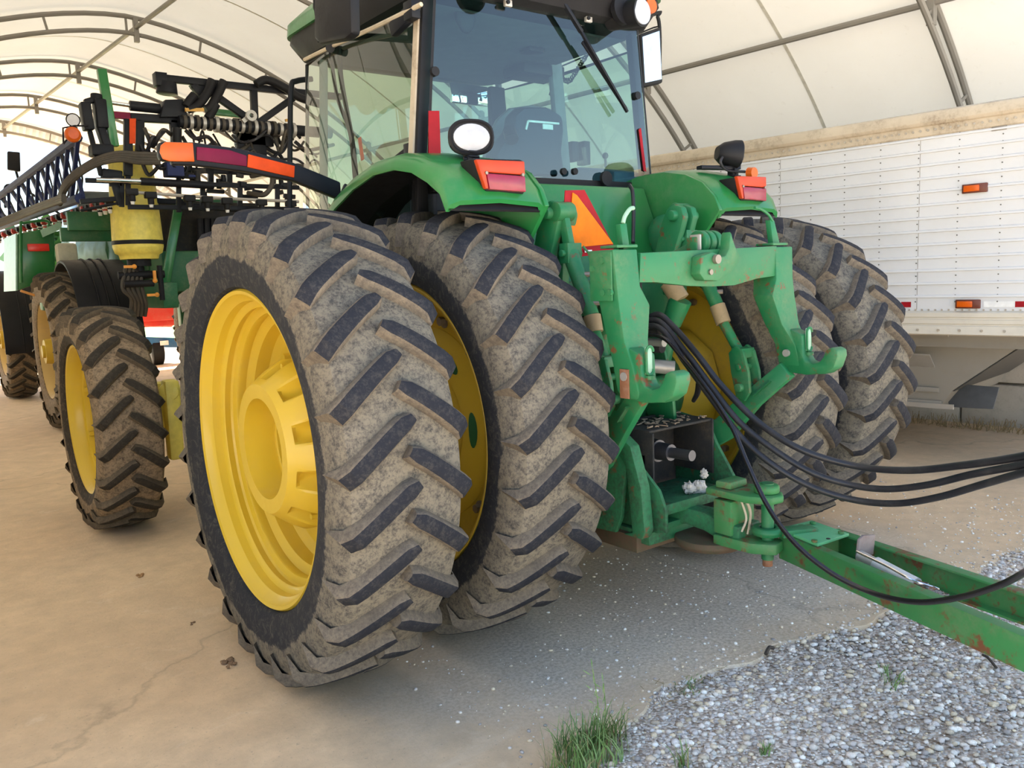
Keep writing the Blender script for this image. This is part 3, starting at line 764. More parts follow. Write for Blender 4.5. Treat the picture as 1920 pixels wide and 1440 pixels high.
# rubber seals and tan weathered pillar trim
mb = MB(); mb.loft([[(-(cabx(z)+.072), yb+.002, z), (-(cabx(z)+.072), yb+.045, z), (-(cabx(z)+.03), yb+.045, z), (-(cabx(z)+.03), yb+.002, z)] for z in (2.2, 2.98)]); part('door_seal', mb, ALUD)
# rear window, slightly bowed
def bow(x, z): return yb-.060
mb = MB(); gx, gz = 20, 10; vs = []
for j in range(gz+1):
    z = 2.175+(3.13-2.175)*j/gz
    for i in range(gx+1):
        x = -(cabx(z)+.03)+(2*cabx(z))*i/gx; vs.append((x, bow(x, z), z))
mb.add(vs, [(j*(gx+1)+i, j*(gx+1)+i+1, (j+1)*(gx+1)+i+1, (j+1)*(gx+1)+i) for j in range(gz) for i in range(gx)])
rw = part('rear_window', mb, GLASS)
# printed black border of the pane
mb = MB()
for a_, b_ in ((-.03, -.015), (-.03, -.045)): mb.loft([[((-(cabx(z)-a_) if b_ > -.02 else cabx(z)+a_), bow(0, z)-.001, z), ((-(cabx(z)-b_) if b_ > -.02 else cabx(z)+b_), bow(0, z)-.002, z)] for z in (2.16, 2.6, 3.12)], closed=False)
mb.loft([[(x, bow(x, 2.17)-.002, 2.165), (x, bow(x, 2.17)-.002, 2.195)] for x in [-.72+.06*k for k in range(25)]], closed=False)
mb.loft([[(x, bow(x, 3.1)-.002, 3.085), (x, bow(x, 3.1)-.002, 3.13)] for x in [-.62+.062*k for k in range(21)]], closed=False)
mb.build('window_border', BLK, rw)
mb = MB()
for x_, y_ in ((952, 3), (1103, 33)):
    p = P(x_, y_, Y=yb-.09); mb.box(p, (.045, .02, .05)); 
mb.build('window_latch', STEEL, rw, bevel=.004)
mb = MB()
for x_, y_ in ((952, 3), (1103, 33)):
    p = P(x_, y_+1, Y=yb-.105); mb.cyl(p, p+Vector((0, -.008, 0)), .010, n=12)
for x_, y_ in ((1054, 322), (1075, 322)):
    p = P(x_, y_, Y=yb-.09); mb.cyl(p, p+Vector((0, -.02, 0)), .018, n=16)
for x_, y_ in ((813, 135), (1192, 180)):
    p = P(x_, y_, Y=yb-.06); mb.cyl(p, p+Vector((0, -.02, 0)), .022, n=16)
mb.build('window_knob', BLK, rw)
mb = MB(); p = P(1134, 335, Y=yb-.08)
mb.cyl(p, p+Vector((0, -.02, 0)), .04, n=24); mb.build('window_port', BLK, rw)
for nm_, pts_ in (('red_reflector', [(803, 208), (823, 208), (826, 298), (803, 298)]), ('red_reflector', [(1197, 243), (1201, 240), (1211, 322), (1206, 320)])):
    m_ = MB(); q_ = [P(a, b, Y=yb-.066) for a, b in pts_]; m_.loft([q_, [v+Vector((0, -.004, 0)) for v in q_]]); part(nm_, m_, REDR)
# wiper
mb = MB(); a_, b_, c_ = P(1048, -8, Y=yb-.13), P(1090, 60, Y=yb-.13), P(1176, 210, Y=yb-.13)
mb.bar(a_, b_, .025, .018); mb.bar(b_, c_, .018, .014); mb.bar(P(1092, 78, Y=yb-.11), P(1174, 205, Y=yb-.11), .012, .02)
mb.cyl(P(1046, -10, Y=yb-.12), P(1046, -10, Y=yb-.0), .03); part('rear_wiper', mb, BLKM, bevel=.002)
# side glass and front structure
mb = MB(); vs = []; ny, nz = 12, 6
def sidex(y, z): return -(cabx(z)+.045+.05*math.sin(pi*min(1, max(0, (y-.2)/1.35))))
for s in (-1, 1):
    o_ = []
    for j in range(nz+1):
        for i in range(ny+1):
            y = .235+(1.52-.235)*i/ny; zt = 2.985+.02*(y-.2); z = 1.75+(zt-1.75)*j/nz
            o_.append((-s*sidex(y, z), y, z))
    mb = MB(); mb.add(o_, [(j*(ny+1)+i, j*(ny+1)+i+1, (j+1)*(ny+1)+i+1, (j+1)*(ny+1)+i) for j in range(nz) for i in range(ny)])
    dg = part('side_window', mb, GLASSS)
    m2 = MB()
    pth = [(-s*sidex(.235, 1.75), .235, 1.75), (-s*sidex(.235, 2.98), .235, 2.98), (-s*sidex(.9, 2.99), .9, 2.995), (-s*sidex(1.52, 3.0), 1.52, 3.005), (-s*sidex(1.52, 1.75), 1.52, 1.75)]
    m2.tube(pth, .011, 6, 1); m2.build('door_edge_trim', BLK, dg)
mb = MB()
for s in (-1, 1): mb.bar((s*.74, 1.50, 1.7), (s*.66, 1.46, 3.06), .035, .05)
for s in (1,): mb.bar((s*.77, .86, 1.7), (s*.67, .86, 3.06), .05, .09)
part('front_cab_pillars', mb, GREYP, bevel=.01)
mb = MB(); mb.add([(-.70, 1.53, 1.9), (.70, 1.53, 1.9), (.64, 1.50, 3.03), (-.64, 1.50, 3.03)], [(0, 1, 2, 3)]); part('windscreen', mb, GLASSS)
mb = MB(); mb.tube([P(571, 112, X=-.80), P(620, 88, X=-.82), P(700, 52, X=-.84), P(790, 8, X=-.82)], .011, 6, 2); part('door_top_trim', mb, ALUD)
# hinges on left door
for yy in (285, 20):
    mb = MB(); p = P(772, yy, X=-.81); mb.box(p+Vector((-.0, -.0, 0)), (.05, .08, .085)); mb.bar(p+Vector((0, .03, -.01)), p+Vector((-.01, .17, -.05)), .04, .07); part('door_hinge', mb, BLKM, bevel=.006)
# diagonal handles seen behind the door glass
mb = MB()
mb.tube([P(636, 80, X=-.78), P(640, 150, X=-.78), P(660, 260, X=-.76), P(668, 330, X=-.76)], .014, 8)
mb.tube([P(619, 92, X=-.78), P(632, 180, X=-.78), P(656, 250, X=-.76), P(665, 335, X=-.76)], .011, 8)
mb.cyl(P(619, 90, X=-.84), P(619, 90, X=-.80), .025, n=12); part('door_handle_rail', mb, BLK)
mb = MB(); mb.bar(P(674, 258, X=-.79), P(680, 300, X=-.79), .006, .03); part('orange_handle_mark', mb, ORNG)
# roof
mb = MB(); secs = []
for z, gx_, y0, y1 in ((3.03, .0, .20, 1.56), (3.06, .06, .03, 1.72), (3.16, .10, -.04, 1.80), (3.24, .09, -.03, 1.78)):
    r_ = .16; hx = .68+gx_; o_ = []
    for cx_, cy_, a0 in ((hx-r_, y1-r_, 0), (-hx+r_, y1-r_, 90), (-hx+r_, y0+r_, 180), (hx-r_, y0+r_, 270)):
        for k in range(5): a = math.radians(a0+90*k/4); o_.append((cx_+r_*math.cos(a), cy_+r_*math.sin(a), z))
    secs.append(o_)
mb.loft(secs); rf_ = part('cab_roof', mb, BLK, angle=40)
mb = MB(); secs = []
for z, gx_, y0, y1 in ((3.20, .115, -.05, 1.81), (3.27, .11, -.05, 1.80), (3.36, .02, .05, 1.68), (3.39, -.12, .2, 1.5)):
    r_ = .17; hx = .68+gx_; o_ = []
    for cx_, cy_, a0 in ((hx-r_, y1-r_, 0), (-hx+r_, y1-r_, 90), (-hx+r_, y0+r_, 180), (hx-r_, y0+r_, 270)):
        for k in range(6): a = math.radians(a0+90*k/5); o_.append((cx_+r_*math.cos(a), cy_+r_*math.sin(a), z))
    secs.append(o_)
mb.loft(secs); mb.build('roof_shell', GREEN, rf_, angle=60)
mb = MB(); mb.add([(-.66, .2, 3.02), (.66, .2, 3.02), (.66, 1.46, 3.02), (-.66, 1.46, 3.02)], [(0, 1, 2, 3)]); mb.build('headliner', HEAD, rf_)
mb = MB(); p = P(997, 66, Y=.6); mb.box((p.x, .6, 3.005), (.12, .1, .03)); mb.box((P(1000, 100, Y=.95).x, .95, 2.985), (.34, .22, .07)); mb.build('overhead_console', BLK, rf_, bevel=.01)
mb = MB()
for x_ in (-.42, .42): 
    mb.lathe([(0, 0), (0, .06), (-.03, .085), (-.06, .085), (-.06, 0)], 'y', (x_, .02, 3.10), 24); mb.build('roof_work_lamp', BLK, rf_); mb = MB()
p = P(1178, 25, Y=-.02); mb.cyl((p.x-.02, .10, p.z), (p.x+.02, -.10, p.z-.01), .065, .075, 28); mb.build('roof_work_lamp', BLK, rf_)
mb = MB(); mb.cyl((p.x+.021, -.101, p.z-.01), (p.x+.0215, -.108, p.z-.01), .066, n=28); mb.build('roof_lamp_lens', LENS, rf_)
mb = MB(); q = P(1210, 15, Y=.0); mb.cyl(q+Vector((0, .04, 0)), q+Vector((0, -.05, 0)), .05, .04, 20); mb.build('roof_amber_lamp', AMBER, rf_)
# interior speakers in upper corners, visible through the glass
mb = MB()
for a, b in ((873, 28), (1106, 60)):
    p = P(a, b, Y=.26); mb.sphere(p, .085, 16, (.75, .35, 1.1))
part('rear_speaker', mb, BLK)
# mirrors
p = [P(a, b, Y=.83) for a, b in ((1201, 63), (1238, 50), (1243, 155), (1207, 163))]
mb = MB(); nrm = Vector((.18, .10, 0)); mb.loft([p, [v+Vector((.02, .07, 0)) for v in p]]); mr = part('mirror', mb, BLK, bevel=.012)
c_ = sum(p, Vector())/4; mb = MB(); mb.loft([[c_+(v-c_)*.86+Vector((0, -.003, 0)) for v in p], [c_+(v-c_)*.86+Vector((0, .004, 0)) for v in p]]); mb.build('mirror_glass', MIRR, mr)
mb = MB(); mb.tube([(.70, .95, 3.12), P(1222, 28, Y=.86), P(1233, 32, Y=.86), P(1237, 60, Y=.86), P(1237, 120, Y=.88)], .013, 8, 5); mb.tube([(.68, .95, 3.0), P(1205, 60, Y=.88), P(1232, 50, Y=.88)], .006, 6, 5); mb.build('mirror_arm', BLK, mr)
# left mirror seen from behind its shell
Xm = -1.22; pts = [(588, -20), (656, -20), (658, 62), (645, 73), (598, 82), (588, 72)]
p = [P(a, b, X=Xm) for a, b in pts]
mb = MB(); mb.loft([p, [v+Vector((.055, .01, 0)) for v in p]]); ml = part('mirror', mb, BLK, bevel=.015); ml['label'] = 'large black mirror shell on the left of the cab'
mb = MB(); mb.tube([P(592, -6, X=-1.17), P(594, 20, X=-1.16), P(620, 25, X=-1.16), P(640, 20, X=-1.16), P(645, -10, X=-1.16)], .012, 8); mb.tube([P(600, -15, X=-1.15), P(604, 30, X=-1.15), P(625, 45, X=-1.15), P(642, 25, X=-1.15), P(640, -20, X=-1.15)], .005, 6); mb.bar(P(606, -20, X=-1.17), P(608, 30, X=-1.17), .02, .03); mb.bar((-.75, 1.3, 3.1), P(592, -8, X=-1.17), .03, .03); mb.build('mirror_arm', BLKM, ml)
# grab rail ahead of the left door
mb = MB(); Y_ = 1.85; mb.tube([P(585, 148, Y=Y_), P(556, 152, Y=Y_), P(546, 165, Y=Y_), P(544, 250, Y=Y_), P(543, 395, Y=Y_)], .018, 8, 5); part('grab_rail', mb, BLKM)
# seat, console and controls inside the cab
st = MB(); Y_ = .62
bk = [(938, 330), (932, 290), (948, 262), (966, 240), (968, 215), (985, 200), (1030, 200), (1058, 216), (1060, 245), (1056, 285), (1062, 330)]
p = [P(a, b, Y=Y_) for a, b in bk]; st.loft([p, [v+Vector((0, .14, .01)) for v in p]]); seat = part('seat', st, FABSEAT, bevel=.035)
mb = MB(); mb.box((.26, .90, 2.13), (.5, .5, .14)); mb.box((.26, .9, 1.9), (.3, .3, .35)); mb.build('seat_cushion', FABSEAT, seat, bevel=.03)
mb = MB(); mb.bar(P(990, 227, Y=Y_-.01), P(1048, 232, Y=Y_-.01), .008, .012); mb.bar(P(990, 227, Y=Y_-.01), P(986, 243, Y=Y_-.01), .008, .012); mb.box(P(1027, 238, Y=Y_-.012), (.08, .006, .03)); mb.build('seat_tag', WHT, seat)
mb = MB(); mb.cyl(P(955, 245, Y=.6), P(960, 262, Y=.55), .04, n=16); mb.build('seat_knob', BLK, seat)
mb = MB(); sh_ = [P(a, b, Y=.98) for a, b in ((905, 330), (915, 262), (935, 222), (958, 202), (1000, 196), (1046, 205), (1060, 222), (1040, 240), (980, 240), (960, 270), (950, 330))]
mb.loft([sh_, [v+Vector((0, .05, 0)) for v in sh_]]); part('passenger_seat', mb, GREYP, bevel=.02)
mb = MB(); mb.prism([(.18, 1.9), (.18, 2.27), (.5, 2.33), (1.2, 2.3), (1.2, 1.9)], 'x', .52, .74); mb.box((.0, .22, 2.08), (1.4, .16, .2)); mb.box((-.62, .7, 2.05), (.2, 1.0, .4)); part('side_console', mb, plain('blue_grey_trim', (.07, .09, .13), .6), bevel=.02)
mb = MB()
for a, b, hh in ((1072, 285, .10), (1094, 288, .12)): q = P(a, b, Y=.9); mb.box(q, (.06, .08, hh*1.3))
q = P(1135, 292, Y=.8); mb.cyl(q-Vector((0, 0, .08)), q, .008); mb.sphere(q, .022); part('control_levers', mb, BLK, bevel=.01)
mb = MB(); mb.cyl((-.05, 1.25, 1.9), (.0, 1.1, 2.25), .04); mb.lathe([(0, .19), (.01, .205), (.02, .19), (.01, .178)], 'z', (0, 1.08, 2.3), 32, closed=True); part('steering_wheel', mb, BLK)
mb = MB(); q = P(1039, 105, Y=1.0); mb.tube([q, P(1041, 130, Y=1.0), P(1040, 150, Y=1.0)], .006); a_ = P(1040, 150, Y=1.0); b_ = P(1037, 178, Y=1.0); mb.cyl(a_, b_, .012, .03, 10)
pts = [P(1043, 136, Y=1.0)]
for k in range(60):
    t = k/59; xx = 1058+t*48; yy = 150-max(0, t-.25)*75+2*math.sin(pi*min(1, t*4)); q = P(xx, yy, Y=1.0); pts.append(q+Vector((.014*math.cos(k*1.9), 0, .02*math.sin(k*1.9))))
mb.tube(pts, .004, 5, 2); part('microphone_and_coiled_cord', mb, BLK)
mb = MB(); mb.box(P(880, 178, Y=1.35), (.30, .03, .13)); part('interior_mirror', mb, MIRR, bevel=.01)
mb = MB(); mb.box(P(932, 225, Y=1.2), (.12, .05, .42)); part('pillar_display', mb, BLK, bevel=.01)

# ---- rear body below the cab
mb = MB(); mb.prism([(.10, 2.15), (-.02, 2.15), (-.10, 1.95), (-.20, 1.70), (-.24, 1.62), (.10, 1.62)], 'x', -.58, .56); part('rear_body_panel', mb, GREEN, bevel=.012)
mb = MB(); mb.box((0, -.16, 1.52), (.9, .35, .25)); part('rocker_shaft_housing', mb, GREEND, bevel=.03)
mb = MB(); mb.tube([P(1180, 347, Y=-.12), P(1186, 360, Y=-.16), P(1188, 400, Y=-.22), P(1187, 455, Y=-.30)], .011); part('wiring_conduit', mb, HOSE)
# slow-moving-vehicle triangle
def smv(name, pts, mat, y, parent):
    m_ = MB(); q_ = [P(a, b, Y=y) for a, b in pts]; m_.loft([q_, [v+Vector((0, .004, 0)) for v in q_]]); return m_.build(name, mat, parent)
sm = smv('slow_vehicle_sign', [(1060, 357), (1096, 356), (1152, 463), (1148, 474), (1090, 481), (1073, 478), (1058, 384)], REDR, -.462, TR)
smv('orange_triangle', [(1074, 361), (1082, 366), (1150, 457), (1068, 465), (1064, 450), (1066, 430), (1072, 385)], ORNY, -.468, sm)
mb = MB(); mb.box(P(1103, 471, Y=-.47), (.045, .003, .012)); mb.build('sign_label', WHT, sm)

# ---- lift arms, links, draft arms
def liftarm(s):
    mb = MB(); x = s*.42
    for dx in (-.045, .03):
        mb.prism([(-.25, 1.55), (-.27, 1.75), (-.33, 1.93), (-.37, 2.0), (-.42, 2.02), (-.47, 2.0), (-.485, 1.95), (-.46, 1.88), (-.42, 1.78), (-.40, 1.55)], 'x', x+dx-.02, x+dx+.025)
    mb.cyl((x-.10, -.425, 1.96), (x+.10, -.425, 1.96), .028); a = part('lift_arm', mb, GREENH, bevel=.010)
    mb = MB(); mb.cyl((x-.22*s, -.12, 1.60), (x+.16*s, -.12, 1.60), .14, n=24); mb.sphere((x+.12*s, -.18, 1.85), .14, 16, (.6, .8, 1)); mb.build('rocker_end', GREENH, a, angle=40)
    return a
liftarm(-1); liftarm(1)
def liftlink(s):
    if s < 0: T_, A_, B_, C_, D_ = (-.44, -.46, 1.965), (-.44, -.506, 1.775), (-.44, -.638, 1.491), (-.445, -.661, 1.419), (-.46, -.745, 1.275)
    else: T_, A_, B_, C_, D_ = (.45, -.38, 1.985), (.45, -.43, 1.84), (.45, -.62, 1.49), (.45, -.66, 1.40), (.455, -.77, 1.235)
    V_ = Vector; mb = MB(); mb.bar(T_, A_, .035, .05); mb.cyl(V_(T_)-V_((.05, 0, 0)), V_(T_)+V_((.05, 0, 0)), .045, n=20)
    a = part('lift_link', mb, GREENH, bevel=.008)
    mb = MB(); mb.cyl(A_, B_, .04, .034, 20); mb.build('link_body', GREENH, a)
    mb = MB(); mb.cyl(B_, C_, .040, .038, 20); mb.build('link_collar', RODM, a)
    mb = MB(); mb.cyl(C_, D_, .026, n=16); mb.build('link_rod', GREENH, a)
    # yoke with two cheeks reaching to the draft arm
    mb = MB(); d = V_(D_)
    for dx in (-.042, .042):
        x = d.x+dx; mb.prism([(d.y+.045, d.z+.02), (d.y-.0, d.z+.06), (d.y-.045, d.z+.03), (d.y-.075, d.z-.07), (d.y-.085, d.z-.17), (d.y-.05, d.z-.22), (d.y+.0, d.z-.20), (d.y+.03, d.z-.08)], 'x', x-.011, x+.011)
    mb.box((d.x, d.y-.005, d.z+.02), (.10, .07, .05)); mb.cyl((d.x-.08, d.y-.03, d.z-.15), (d.x+.08, d.y-.03, d.z-.15), .022, n=14); mb.cyl((d.x-.065, d.y-.02, d.z-.05), (d.x+.065, d.y-.02, d.z-.05), .016, n=12); mb.build('link_yoke', GREENH, a, bevel=.006)
    # pins and clips by the turnbuckle head
    mb = MB(); A = V_(A_); mb.box(A, (.085, .06, .09)); mb.cyl(A+V_((-.06, 0, .0)), A+V_((.06, 0, 0)), .016); mb.tube([A+V_((.05, -.03, .03)), A+V_((.085, -.04, -.02)), A+V_((.075, -.05, -.10))], .006); mb.build('link_clevis', GREENH, a, bevel=.006)
    for t in (.35, .8):
        q = V_(A_).lerp(V_(B_), t); m2 = MB(); m2.cyl(q+V_((.0, -.02, 0)), q+V_((.03, -.05, .0)), .012, n=8); m2.build('link_fitting', BOLT, a)
liftlink(-1); liftlink(1)
def draft(s):
    x0, x1 = s*.36, s*.50
    path = [(s*.30, -.15, .62), (s*.34, -.45, .70), (s*.43, -.68, .86), (s*.46, -.84, 1.03), (s*.51, -1.00, 1.18)]
    mb = MB(); secs = []
    for i, p_ in enumerate(path):
        p_ = Vector(p_); d = (Vector(path[min(i+1, 4)])-Vector(path[max(i-1, 0)])).normalized(); n_ = Vector((1, 0, 0)).cross(d).normalized(); h = (.05, .06, .065, .05, .045)[i]
        X = Vector((.022, 0, 0)); secs.append([p_-X-n_*h, p_+X-n_*h, p_+X+n_*h, p_-X+n_*h])
    mb.loft(secs); a = part('draft_arm', mb, GREENH, bevel=.008)
    mb = MB(); q0, q1 = Vector(path[3]), Vector(path[4]); c_ = q0.lerp(q1, .35)+Vector((s*0-.024, 0, .0)); mb.bar(c_-(q1-q0)*.25, c_+(q1-q0)*.25, .006, .045, up=(1, 0, 0)); mb.build('arm_slot', GREEND, a)
draft(-1); draft(1)
for s in (-1, 1):
    mb = MB(); mb.cyl((s*.22, -.50, 1.62) if s > 0 else (-.27, -.45, 1.55), (s*.245, -.555, 1.53) if s > 0 else (-.27, -.48, 1.5), .048, n=20)
    lc = part('lift_cylinder', mb, RODM)
    mb = MB(); mb.cyl((s*.245, -.555, 1.53), (s*.235, -.50, 1.41), .058, .05, 20); mb.cyl((s*.235, -.50, 1.41), (s*.22, -.42, 1.1), .04, n=16); mb.build('cylinder_barrel', GREENH, lc)
# stack of hydraulic couplers and brackets behind the frame
mb = MB()
for k in range(9): mb.box((-.24, -.36, 1.02+.058*k), (.22, .12, .012))
part('coupler_bracket', mb, GREEND, bevel=.002)
mb = MB()
for k in range(8): 
    mb.cyl((-.28+.02*(k % 2), -.36, 1.05+.058*k), (-.28+.02*(k % 2), -.46, 1.05+.058*k), .02, n=12); mb.cyl((-.2, -.38, 1.05+.058*k), (-.2, -.44, 1.05+.058*k), .018, n=12)
part('hydraulic_coupler', mb, DIRTM)
mb = MB(); mb.box((-.02, -.42, 1.58), (.12, .14, .16)); mb.box((-.13, -.5, 1.66), (.10, .08, .10)); mb.cyl((.05, -.45, 1.4), (.05, -.6, 1.4), .03); mb.cyl((.08, -.4, 1.3), (.08, -.58, 1.3), .025); mb.tube([(-.1, -.52, 1.72), (-.16, -.55, 1.68), (-.2, -.5, 1.6)], .008); part('selective_valve', mb, DIRTM, bevel=.01)
mb = MB(); mb.prism([(-.58, .90), (-.40, .90), (-.28, 1.25), (-.36, 1.42), (-.50, 1.35), (-.56, 1.1)], 'x', .16, .185); mb.prism([(-.58, .90), (-.40, .90), (-.3, 1.25), (-.36, 1.35), (-.50, 1.25)], 'x', -.20, -.18); mb.cyl((-.2, -.52, 1.10), (.2, -.52, 1.10), .055); part('hitch_side_plate', mb, GREENH, bevel=.008)
mb = MB(); mb.cyl((.0, -.50, 1.22), (.12, -.62, 1.20), .035); mb.cyl((.05, -.5, 1.33), (.05, -.62, 1.33), .02); part('breakaway_coupler', mb, STEEL)

# ---- quick hitch frame
QH = MB()
bar = [(-.45, 1.755), (.48, 1.775), (.50, 1.635), (.33, 1.625), (.16, 1.60), (0, 1.600), (-.14, 1.608), (-.36, 1.632), (-.46, 1.635)]
QH.prism(bar, 'y', -.955, -.925); QH.prism([(-.45, 1.755), (.48, 1.775), (.48, 1.745), (-.45, 1.725)], 'y', -.925, -.83)
QH.prism([(-.46, 1.66), (.5, 1.66), (.40, 1.640), (0, 1.603), (-.36, 1.634)], 'y', -.925, -.84)
qh = part('quick_hitch', QH, GREENH, bevel=.007)
def post(s):
    def X(x): return s*x
    # cross-sections down the post: (z, x_in, x_out, y_back, y_front)
    secs = []
    for z, xi, xo, y0, y1 in ((1.772, .47, .61, -.955, -.80), (1.62, .465, .60, -.965, -.83), (1.54, .42, .60, -.975, -.86), (1.40, .46, .60, -1.0, -.90), (1.30, .50, .60, -1.045, -.93), (1.20, .505, .60, -1.07, -.95), (1.165, .52, .59, -1.06, -.97)):
        secs.append([(X(xi), y0, z), (X(xo), y0, z), (X(xo), y1, z), (X(xi), y1, z)])
    m_ = MB(); m_.loft(secs); a = m_.build('hitch_post', GREENH, qh, bevel=.007)
    # hook opening upwards at the foot
    hk = [(-1.0, 1.165), (-1.10, 1.158), (-1.20, 1.17), (-1.245, 1.20), (-1.265, 1.255), (-1.262, 1.285), (-1.235, 1.297), (-1.205, 1.285), (-1.19, 1.25), (-1.17, 1.225), (-1.135, 1.215), (-1.10, 1.225), (-1.083, 1.255), (-1.078, 1.35), (-1.0, 1.38)]
    m_ = MB(); m_.prism(hk, 'x', X(.505), X(.59)); m_.build('hitch_hook', GREENH, a, bevel=.009)
    m_ = MB(); q = [(-1.095+.012*math.cos(t*pi/8), 1.31+.012*math.sin(t*pi/8)+(.042 if t < 9 else -.042)) for t in range(16)]
    m_ = MB(); ring = [Vector((X(.55)+.020*math.cos(t*pi/12), -1.09, 1.325+.022*math.sin(t*pi/12)+(.035 if math.sin(t*pi/12) >= 0 else -.035))) for t in range(25)]
    m_.tube(ring, .006, 6, 1); m_.cyl((X(.55), -1.09, 1.25), (X(.55), -1.09, 1.265), .02); m_.build('latch_plate', GREENH, a)
    m_ = MB(); m_.box((X(.55), -1.083, 1.325), (.035, .012, .11)); m_.build('latch_slot', BALE, a, bevel=.004)
    xb = X(.60) if s < 0 else X(.50)
    m_ = MB()
    d_ = -1 if s < 0 else -1
    m_.cyl((xb, -1.0, 1.26), (xb+d_*.012, -1.0, 1.26), .018, n=14); m_.build('pivot_pin', STEEL, a)
    if s < 0:
        m_ = MB(); m_.box((-.604, -1.0, 1.23), (.008, .05, .12)); m_.build('wear_plate', RUST, a, bevel=.002)
        m_ = MB()
        for y, z in ((-.90, 1.73), (-.90, 1.60), (-.84, 1.70), (-.94, 1.60)): m_.cyl((-.608, y, z), (-.622, y, z), .014, n=8)
        m_.build('bolt_head', GREENH, a)
        m_ = MB(); m_.box((-.612, -.885, 1.665), (.008, .13, .20)); m_.build('bolt_plate', GREENH, a, bevel=.004)
    # release handle above the post
    if s < 0: h = [P(1169, 468, Y=-.90), P(1163, 420, Y=-.88), P(1175, 418, Y=-.88), P(1181, 465, Y=-.90)]; hd = [P(1168, 418, Y=-.88), P(1172, 405, Y=-.88), P(1181, 392, Y=-.88), P(1188, 390, Y=-.88)]
    else: h = [P(1450, 458, Y=-.90), P(1444, 412, Y=-.88), P(1452, 413, Y=-.88), P(1462, 455, Y=-.90)]; hd = [P(1448, 414, Y=-.88), P(1440, 402, Y=-.88), P(1426, 392, Y=-.88), P(1415, 389, Y=-.88)]
    m_ = MB(); m_.loft([h, [v+Vector((0, .03, 0)) for v in h]]); hh = m_.build('release_lever', GREENH, a, bevel=.003)
    m_ = MB(); m_.tube(hd, .007 if s > 0 else .009, 8); m_.build('lever_grip', BALE if s < 0 else GREENH, hh)
    m_ = MB(); m_.box((X(.52), -.9, 1.785), (.12, .10, .012)); m_.build('lever_base', GREENH, hh, bevel=.003)
post(-1); post(1)
# centre hook and three-point top link end
hk = [(-.135, 1.735), (-.145, 1.66), (-.115, 1.63), (-.03, 1.625), (.06, 1.655), (.125, 1.705), (.128, 1.74), (.105, 1.765), (.085, 1.80), (.068, 1.842), (.058, 1.80), (.055, 1.765), (.03, 1.735), (.0, 1.73), (-.03, 1.745), (-.06, 1.752)]
mb = MB(); mb.prism(hk, 'y', -1.01, -.955); ck = mb.build('centre_hook', GREENH, qh, bevel=.007)
mb = MB(); mb.cyl((-.08, -1.012, 1.665), (-.08, -1.02, 1.665), .012); mb.cyl((-.045, -1.012, 1.72), (-.045, -1.03, 1.72), .02); mb.build('hook_bolt', BOLT, ck)
mb = MB()
for x in (.03, .075, .12): mb.cyl((x-.017, -.86, 1.80), (x+.017, -.86, 1.80), .055, n=28)
mb.box((.0, -.86, 1.79), (.05, .06, .07)); mb.bar((.075, -.86, 1.80), (.05, -.3, 1.62), .05, .05); part('top_link', mb, GREENH, bevel=.006)
mb = MB(); mb.box((-.012, -.875, 1.80), (.012, .06, .07)); part('top_link_plate', mb, STEEL, bevel=.004)

# ---- power take-off shield, side plates, drawbar
bx = MB()
bx.box((.08, -.55, .925), (.46, .30, .012)); bx.box((-.145, -.60, .80), (.012, .24, .24)); bx.box((.30, -.58, .79), (.012, .26, .28)); bx.box((.08, -.44, .74), (.46, .02, .40)); bx.box((-.145, -.56, .70), (.012, .22, .22)); part('shaft_shield', bx, DIRTM, bevel=.003)
mb = MB(); mb.cyl((.0, -.44, .80), (.0, -.62, .80), .06, .055, 20); mb.cyl((.0, -.62, .80), (.0, -.70, .803), .045, .04, 20); mb.cyl((.0, -.70, .803), (.0, -.83, .807), .026, n=18); part('output_shaft', mb, plain('dull_shaft_steel', (.12, .12, .13), .45, .8))
mb = MB(); mb.prism([(-.30, .98), (-.62, .98), (-.70, .95), (-.77, .88), (-.72, .70), (-.70, .55), (-.66, .47), (-.30, .45)], 'x', -.35, -.325); mb.prism([(-.78, .90), (-.70, .95), (-.66, .92), (-.75, .80), (-.78, .50), (-.72, .48), (-.84, .48), (-.86, .52), (-.84, .72)], 'x', -.36, -.30)
mb.prism([(-.60, .92), (-.73, .79), (-.85, .69), (-.89, .60), (-.89, .50), (-.83, .485), (-.73, .48), (-.55, .5)], 'x', -.255, -.235); part('drawbar_side_plate', mb, GRIMY, bevel=.006)
mb = MB(); mb.prism([(-.40, .95), (-.66, .91), (-.72, .80), (-.79, .70), (-.83, .64), (-.83, .60), (-.80, .575), (-.4, .575)], 'x', .312, .334); part('drawbar_side_plate', mb, GRIMY, bevel=.006)
mb = MB(); mb.box((.02, -.68, .592), (.52, .34, .018)); mb.box((.02, -.855, .592), (.52, .015, .05)); mb.box((-.05, -.7, .5), (.40, .25, .03)); mb.box((-.02, -.55, .45), (.5, .5, .06)); shf = part('drawbar_support', mb, GRIMY, bevel=.005)
mb = MB(); mb.prism([(-.30, .38), (.30, .38), (.36, .42), (.30, .46), (-.30, .46)], 'y', -.75, -.45); mb.lathe([(-.02, 0), (-.02, .15), (.0, .165), (.025, .16), (.03, 0)], 'z', (.0, -.93, .42), 36); part('swing_plate', mb, paint('rusty_dark_plate', (.09, .055, .03), dirt=(.02, .08, .03), amt=.8, rough=.7, scale=14), bevel=.004)
db = MB(); secs = []
for x, y, z, hw, hh in ((-.05, -.35, .50, .05, .035), (-.05, -.70, .50, .05, .035), (-.03, -.85, .535, .05, .04), (-.01, -.95, .525, .055, .045), (.0, -1.05, .50, .07, .045), (.01, -1.15, .50, .08, .045)):
    secs.append([(x-hw, y, z-hh), (x+hw, y, z-hh), (x+hw, y, z+hh), (x-hw, y, z+hh)])
